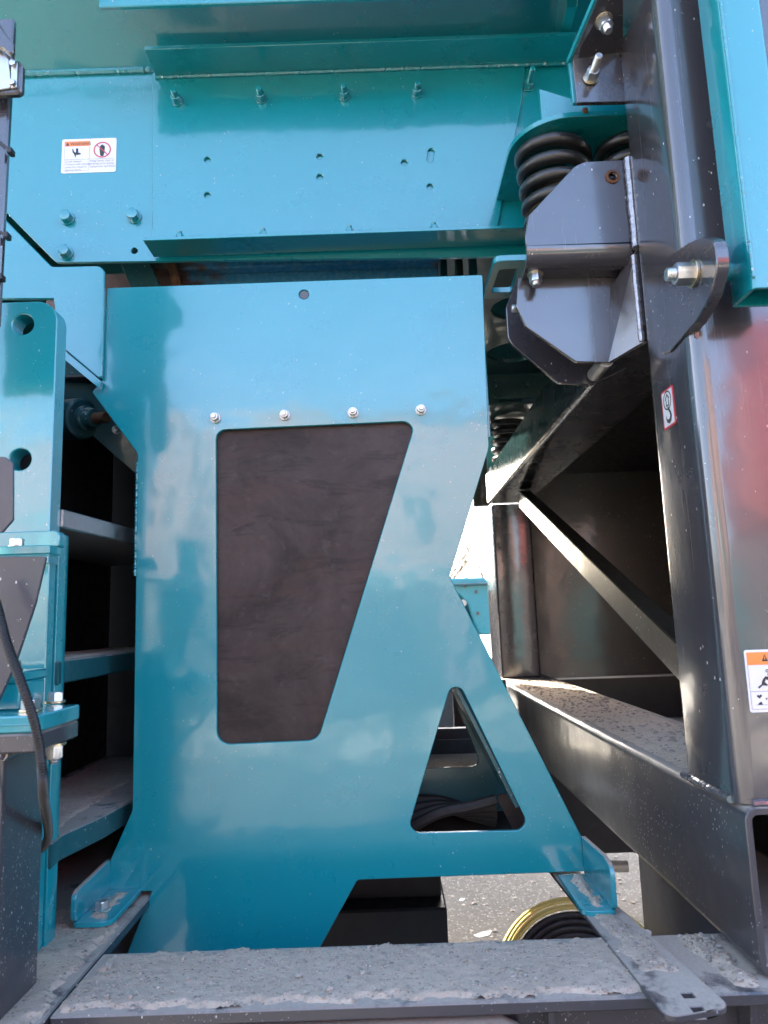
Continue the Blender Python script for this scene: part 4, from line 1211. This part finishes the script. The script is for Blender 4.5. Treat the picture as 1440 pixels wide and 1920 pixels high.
# ------------------------------------------------------------------ stickers
def frame_from(tl, tr, bl, **pl):
    a, b, c = S(*tl, **pl), S(*tr, **pl), S(*bl, **pl)
    return a, b, c
def stickers():
    # hand hazard sticker on the side plate
    N = Vector((0, -1, 0))
    a, b, c = S(117, 262, y=YS), S(219, 260, y=YS), S(113, 326, y=YS)
    W, H = (b - a).length, (c - a).length
    U = EX.copy(); V = EZ.copy()
    O = Vector((a.x, YS - .0012, a.z - H))
    t = thing('warning_sticker', 'white landscape hand hazard sticker with orange warning header on the upper teal plate', 'sticker', (a.x + W / 2, YS, a.z - H))
    obj('sheet', plate([fil([(0, 0), (W, 0), (W, H), (0, H)], .006, 4)], O, U, V, N, .001, .0002), 'white', t)
    def X(u): return u * W
    def Yv(v): return (1 - v) * H
    def rect(u0, v0, u1, v1): return [(X(u0), Yv(v1)), (X(u1), Yv(v1)), (X(u1), Yv(v0)), (X(u0), Yv(v0))]
    obj('header', flat(rect(.05, .07, .51, .215), O, U, V, N, .0004), 'orange', t)
    obj('header_text', join(text_geo('WARNING', H * .115, O + U * X(.155) + V * Yv(.19), U, V, N, .0008),
                            flat([(X(.075), Yv(.19)), (X(.135), Yv(.19)), (X(.105), Yv(.095))], O, U, V, N, .0006)), 'ink', t)
    lines = [rect(.505, .23, .509, .93), rect(.05, .60, .95, .606), rect(.05, .22, .053, .94), rect(.05, .935, .505, .94)]
    obj('rule_lines', join(*[flat(l, O, U, V, N, .0004) for l in lines]), 'inkgrey', t)
    hand = [(.19, .28), (.21, .30), (.225, .37), (.26, .41), (.26, .28), (.30, .28), (.305, .40), (.34, .42), (.355, .44), (.345, .46), (.30, .47), (.265, .47), (.26, .54), (.25, .54), (.235, .47), (.20, .39)]
    obj('crushed_hand_pictogram', flat([(X(u), Yv(v)) for u, v in hand], O, U, V, N, .0004), 'ink', t)
    hd = [(.69, .33), (.70, .24), (.715, .21), (.73, .20), (.745, .19), (.76, .21), (.775, .23), (.79, .25), (.785, .36), (.79, .42), (.775, .46), (.765, .53), (.715, .53), (.70, .46)]
    obj('hand_pictogram', flat([(X(u), Yv(v)) for u, v in hd], O, U, V, N, .0004), 'ink', t)
    cc, r = (X(.742), Yv(.345)), H * .232
    ring = plate([circ(*cc, r, 32), circ(*cc, r * .86, 32)], O + N * .0007, U, V, N, .0002, .00001)
    s2 = r * .9 * .7071
    dl = [(cc[0] - s2 - .001, cc[1] + s2 - .001), (cc[0] + s2 - .001, cc[1] - s2 - .001), (cc[0] + s2 + .001, cc[1] - s2 + .001), (cc[0] - s2 + .001, cc[1] + s2 + .001)]
    obj('ban_ring', join(ring, flat(dl, O, U, V, N, .0007)), 'red', t)
    tx = [text_geo(s, H * .078, O + U * X(.075) + V * Yv(.685 + k * .082), U, V, N, .0005) for k, s in enumerate(('Crush hazard.', 'Contact with moving', 'parts can result in', 'serious injury.'))]
    tx += [text_geo(s, H * .078, O + U * X(.53) + V * Yv(.685 + k * .082), U, V, N, .0005) for k, s in enumerate(('Keep hands clear of', 'moving parts during', 'equipment operation.'))]
    obj('text_lines', join(*tx), 'inkgrey', t)

    # lifting hook sticker on the left face of the post
    N = Vector((-1, 0, 0))
    a, b, c = S(1240, 738, x=XP), S(1262, 725, x=XP), S(1247, 808, x=XP)
    W, H = abs(a.y - b.y), a.z - c.z
    U = Vector((0, -1, 0)); V = EZ.copy()
    O = Vector((XP - .0012, a.y, c.z))
    t = thing('hook_sticker', 'small white lifting hook sticker with red border on the left post face', 'sticker', (XP, a.y - W / 2, c.z))
    obj('border', plate([fil([(0, 0), (W, 0), (W, H), (0, H)], .005, 4)], O, U, V, N, .001, .0002), 'red', t)
    obj('sheet', plate([fil([(W * .08, H * .05), (W * .92, H * .05), (W * .92, H * .95), (W * .08, H * .95)], .003, 4)], O + N * .0004, U, V, N, .0002, .00001), 'white', t)
    cc = (W * .5, H * .70)
    obj('ring', join(plate([circ(*cc, W * .33, 28), circ(*cc, W * .28, 28)], O + N * .0008, U, V, N, .0002, .00001)), 'ink', t)
    ar = [(-.12, -.2), (.12, -.2), (.12, .03), (.2, .03), (0, .24), (-.2, .03), (-.12, .03)]
    ai = [(x * .6, y * .72 - .01) for x, y in ar]
    obj('arrow', plate([[(cc[0] + W * x, cc[1] + W * y) for x, y in ar], [(cc[0] + W * x, cc[1] + W * y) for x, y in ai]], O + N * .0008, U, V, N, .0002, .00001), 'ink', t)
    hk = [Vector((.50, .53)), Vector((.55, .46)), Vector((.66, .36)), Vector((.70, .27)), Vector((.64, .185)), Vector((.52, .15)), Vector((.38, .18)), Vector((.31, .26)), Vector((.30, .34))]
    wd = [.035, .04, .055, .07, .085, .09, .06, .03, .008]
    L, Rr = [], []
    for i, p in enumerate(hk):
        q = (hk[min(i + 1, len(hk) - 1)] - hk[max(i - 1, 0)])
        q = Vector((q.x * W, q.y * H)).normalized(); nv = Vector((-q.y, q.x))
        pp = Vector((p.x * W, p.y * H))
        L.append(pp + nv * wd[i] * W * .9); Rr.append(pp - nv * wd[i] * W * .9)
    obj('hook_pictogram', plate([L + Rr[::-1]], O + N * .0008, U, V, N, .0002, .00001), 'ink', t)

    # falling material sticker on the front of the post
    yp = 1.262
    N = Vector((0, -1, 0))
    a, c = S(1393, 1219, y=yp), S(1407, 1336, y=yp)
    H = a.z - c.z; W = H * .84
    U = EX.copy(); V = EZ.copy()
    O = Vector(((a.x + c.x) / 2, yp - .0012, c.z))
    t = thing('hazard_sticker', 'white falling material sticker with orange header at the right edge of the photo', 'sticker', (O.x + W / 2, yp, c.z))
    obj('sheet', plate([fil([(0, 0), (W, 0), (W, H), (0, H)], .004, 4)], O, U, V, N, .001, .0002), 'pinkwhite', t)
    def X(u): return u * W
    def Yv(v): return (1 - v) * H
    obj('header', flat(rect2(W, H, .04, .04, .96, .245), O, U, V, N, .0004), 'orange', t)
    tri = [(.33, .19), (.45, .19), (.39, .075)]
    obj('alert_triangle', flat([(X(u), Yv(v)) for u, v in tri], O, U, V, N, .0006), 'ink', t)
    obj('alert_mark', flat([(X(u), Yv(v)) for u, v in ((.383, .165), (.397, .165), (.40, .115), (.38, .115))], O, U, V, N, .0009), 'orange', t)
    ls = [rect2(W, H, .04, .245, .047, .955), rect2(W, H, .04, .948, .96, .955), rect2(W, H, .04, .665, .96, .672)]
    obj('rule_lines', join(*[flat(l, O, U, V, N, .0004) for l in ls]), 'inkgrey', t)
    body = [(.20, .60), (.22, .625), (.30, .575), (.38, .585), (.40, .57), (.345, .525), (.37, .48), (.42, .50), (.52, .56), (.53, .545), (.44, .48), (.55, .525), (.56, .505), (.43, .44), (.37, .43), (.33, .46), (.29, .51), (.28, .555)]
    obj('figure', join(flat([(X(u), Yv(v)) for u, v in body], O, U, V, N, .0004), flat(circ(X(.45), Yv(.405), W * .038, 16), O, U, V, N, .0004)), 'ink', t)
    obj('stones', join(*[plate([circ(X(.41), Yv(.345), W * .032, 9), circ(X(.41), Yv(.345), W * .018, 9)], O + N * .0006, U, V, N, .0002, .00001)],
                       *[flat(circ(X(u), Yv(v), W * r, 7), O, U, V, N, .0004) for u, v, r in ((.185, .745, .026), (.235, .74, .024), (.21, .765, .02), (.34, .79, .018), (.39, .775, .02))],
                       flat([(X(u), Yv(v)) for u, v in ((.16, .88), (.20, .845), (.235, .83), (.26, .88))], O, U, V, N, .0004)), 'ink', t)
    obj('ground_line', flat(rect2(W, H, .12, .88, .9, .886), O, U, V, N, .0005), 'inkgrey', t)
def rect2(W, H, u0, v0, u1, v1): return [(u0 * W, (1 - v1) * H), (u1 * W, (1 - v1) * H), (u1 * W, (1 - v0) * H), (u0 * W, (1 - v0) * H)]
stickers()

# ------------------------------------------------------------------ beyond: yard behind the machine
def beyond():
    t = thing('undercarriage_box', 'black steel box with a ledge behind the lower edge of the guard', 'steel box', (-.2, 2.4, 0))
    xr = S(838, 1700, y=2.3).x
    zl = S(720, 1706, y=2.3).z
    obj('lower_box', box(-1.2, xr, 2.3, 3.4, .1, zl, .006), 'black', t)
    obj('upper_box', box(-1.2, xr - .01, 2.38, 3.4, zl, 1.18, .006), 'black', t)
    t = thing('added_cross_member', 'black cross member added to darken the gap under the right hand box beam', 'cross member', (1.2, 3.3, .5))  # black box and plate added to fill a gap that is only dark
    obj('box', box(.56, 2.4, 3.3, 4.2, .56, 1.0, .006), 'black', t)
    obj('plate', box(.30, .56, 3.5, 3.52, .62, 1.3, .004), 'black', t)
    # coiled hoses
    c = S(1106, 1856, y=2.85)
    t = thing('yellow_hose_coil', 'bright yellow hose coiled around black hose on the ground', 'hose coil', (c.x, c.y, 0))
    tilt = Matrix.Rotation(R(42), 3, 'X')
    def loop(r, h, w):
        pts = [c + tilt @ Vector((r * math.cos(a), r * math.sin(a), h)) for a in [2 * math.pi * k / 72 for k in range(73)]]
        return sweep(pts, w, 8, False)
    for k in range(4):
        obj('loop', loop(.335 - .0130 * k, .005 * math.sin(k * 2.3), .0070), 'yellow', t)
    t = thing('black_hose_coil', 'black hose wound inside the yellow hose coil', 'hose coil', (c.x, c.y, 0))
    for k in range(5):
        obj('loop', loop(.276 - .021 * k, -.01 - .010 * k, .0125), 'rubber', t)
    p = S(612, 1773, y=3.6)
    t = thing('yellow_marker', 'tiny yellow stake behind the lower corner of the guard', 'stake', (p.x, 3.6, 0))
    obj('stake', box(p.x - .018, p.x + .018, 3.6, 3.63, .0, p.z + .05, .004), 'yellow', t)
    p = S(890, 1648, y=5.4)
    t = thing('wood_block', 'reddish wooden block on the ground under the guard edge', 'wood block', (p.x, 5.5, 0))
    obj('block', box(p.x - .14, p.x + .2, 5.4, 5.6, 0.0, p.z + .06, .008), 'wood', t)
    p = S(1146, 1622, y=3.9)
    t = thing('white_tube', 'short white plastic tube end beside the right foot of the guard', 'tube', (p.x, 3.9, p.z))
    obj('tube', cyl((p.x - .12, 3.9, p.z), (1, -.15, 0), .028, .2, .003, 18), 'white', t)
    obj('tube_stand', box(p.x - .06, p.x - .02, 3.9, 3.94, 0, p.z - .02, .004), 'black', t)
    rnd = random.Random(5)
    for k, (px, py, r, l) in enumerate(((913, 1679, .05, 'round white lump of ice lying alone on the ground'), (865, 1688, .09, 'flat scrap of snow near the black box edge'), (905, 1752, .10, 'long streak of snow touching the yellow coil'), (842, 1672, .06, 'small snow crumb close to the black box'))):
        p = S(px, py, z=0)
        o = obj('snow_patch', stone_geo((p.x, p.y, .0), r * .55, k * 7.3 + 1, .10), 'snow', loc=(p.x, p.y, 0))
        tag(o, l, 'snow', 'scraps of snow on the yard')
    o = obj('gravel', gravel([(-.3, 3.4), (1.4, 3.4), (2.2, 6.5), (-.3, 6.5)], .0, 1500, 21, .004, .02), 'stone', kind='stuff')
    # neighbouring machine
    t = thing('neighbour_machine', 'sunlit teal machine parked beyond the gap beside the guard', 'machine', (-1.5, 9.6, 0))
    z1 = S(880, 1083, y=9).z
    xr = 1.30
    q = xz([(899, 1190), (888, 1166), (877, 1132), (857, 1112)], 9.0)
    obj('body', yplate([fil([(-5.5, z1), (xr, z1), (xr, 1.38), q[0], q[1], q[2], q[3], (-5.5, q[3][1] + .05)], [0, .1, .05, .02, .1, .15, .1, 0], 5)], 9.0, 1.8, .02), 'teal', t)
    obj('wheel_arch', box(-5.4, 1.2, 9.4, 9.5, .8, 1.95, .02), 'black', t)
    for (px, py) in ((872, 1098), (893, 1110), (896, 1150)):
        p = S(px, py, y=9.0)
        obj('cap', cyl((p.x, 9.0, p.z), (0, -1, 0), .022, .02, .004, 14), 'dark', t)
    p, p2 = S(852, 1090, y=8.97), S(900, 1093, y=8.97)
    obj('trim_rail', box(p.x, p2.x + .2, 8.94, 8.998, p2.z - .03, p2.z, .006), 'teal_shade', t)
    obj('unseen_hopper', box(-6.5, -1.3, 9.0, 11.4, z1, 3.6, .03), 'teal', t)  # unseen upper body added and sized to keep sun off the nearer ground
    obj('chassis', box(-5.5, 1.2, 9.1, 10.7, .75, 1.22, .02), 'black', t)
    obj('bumper', box(.95, 1.5, 8.9, 10.8, .98, 1.10, .02), 'dark', t)
    for x in (-4.6, -3.2, .5):
        obj('wheel', lathe([(.2, 0), (.52, .02), (.56, .08), (.56, .3), (.48, .35), (.2, .35)], (x, 8.95, .56), (0, 1, 0), 26), 'rubber', t)
    p = S(868, 1131, y=8.85)
    obj('lamp', lathe([(.03, 0), (.045, .01), (.045, .06)], (p.x, 8.9, p.z), (0, -1, 0), 16), 'zinc', t)
    # bare winter trees
    def tree(x, y, h, seed, label):
        rnd = random.Random(seed)
        t = thing('bare_tree', label, 'tree', (x, y, 0), 'bare trees beyond the yard')
        tr, cr = [], []
        def grow(p, d, L, r, lev):
            n = 4
            pts = [p]
            for i in range(n):
                d = (d + Vector((rnd.uniform(-1, 1), rnd.uniform(-1, 1), rnd.uniform(-.4, .8))) * .16).normalized()
                pts.append(pts[-1] + d * L / n)
            (tr if lev == 0 else cr).append(sweep(pts, lambda i: r * (1 - .55 * i / n), 5 if lev < 2 else 3, False))
            if lev < 5:
                for k in range(3 if lev else 5):
                    q = pts[rnd.randint(2, n)]
                    a = rnd.uniform(0, 6.3)
                    s_ = Vector((math.cos(a), math.sin(a), rnd.uniform(.1, .9)))
                    grow(q, (d * .7 + s_ * .8).normalized(), L * rnd.uniform(.5, .72), r * .5, lev + 1)
        grow(Vector((x, y, 0)), Vector((0, 0, 1)), h * .42, h * .022, 0)
        obj('trunk', join(*tr), 'bark', t)
        obj('crown', join(*cr), 'bark', t)
    tree(2.6, 27, 6.5, 3, 'bare tree filling the gap above the far teal machine')
    tree(4.6, 31, 7.5, 8, 'bare tree further back right of the gap')
    tree(.6, 33, 7.0, 15, 'bare tree further back left of the gap')
beyond()
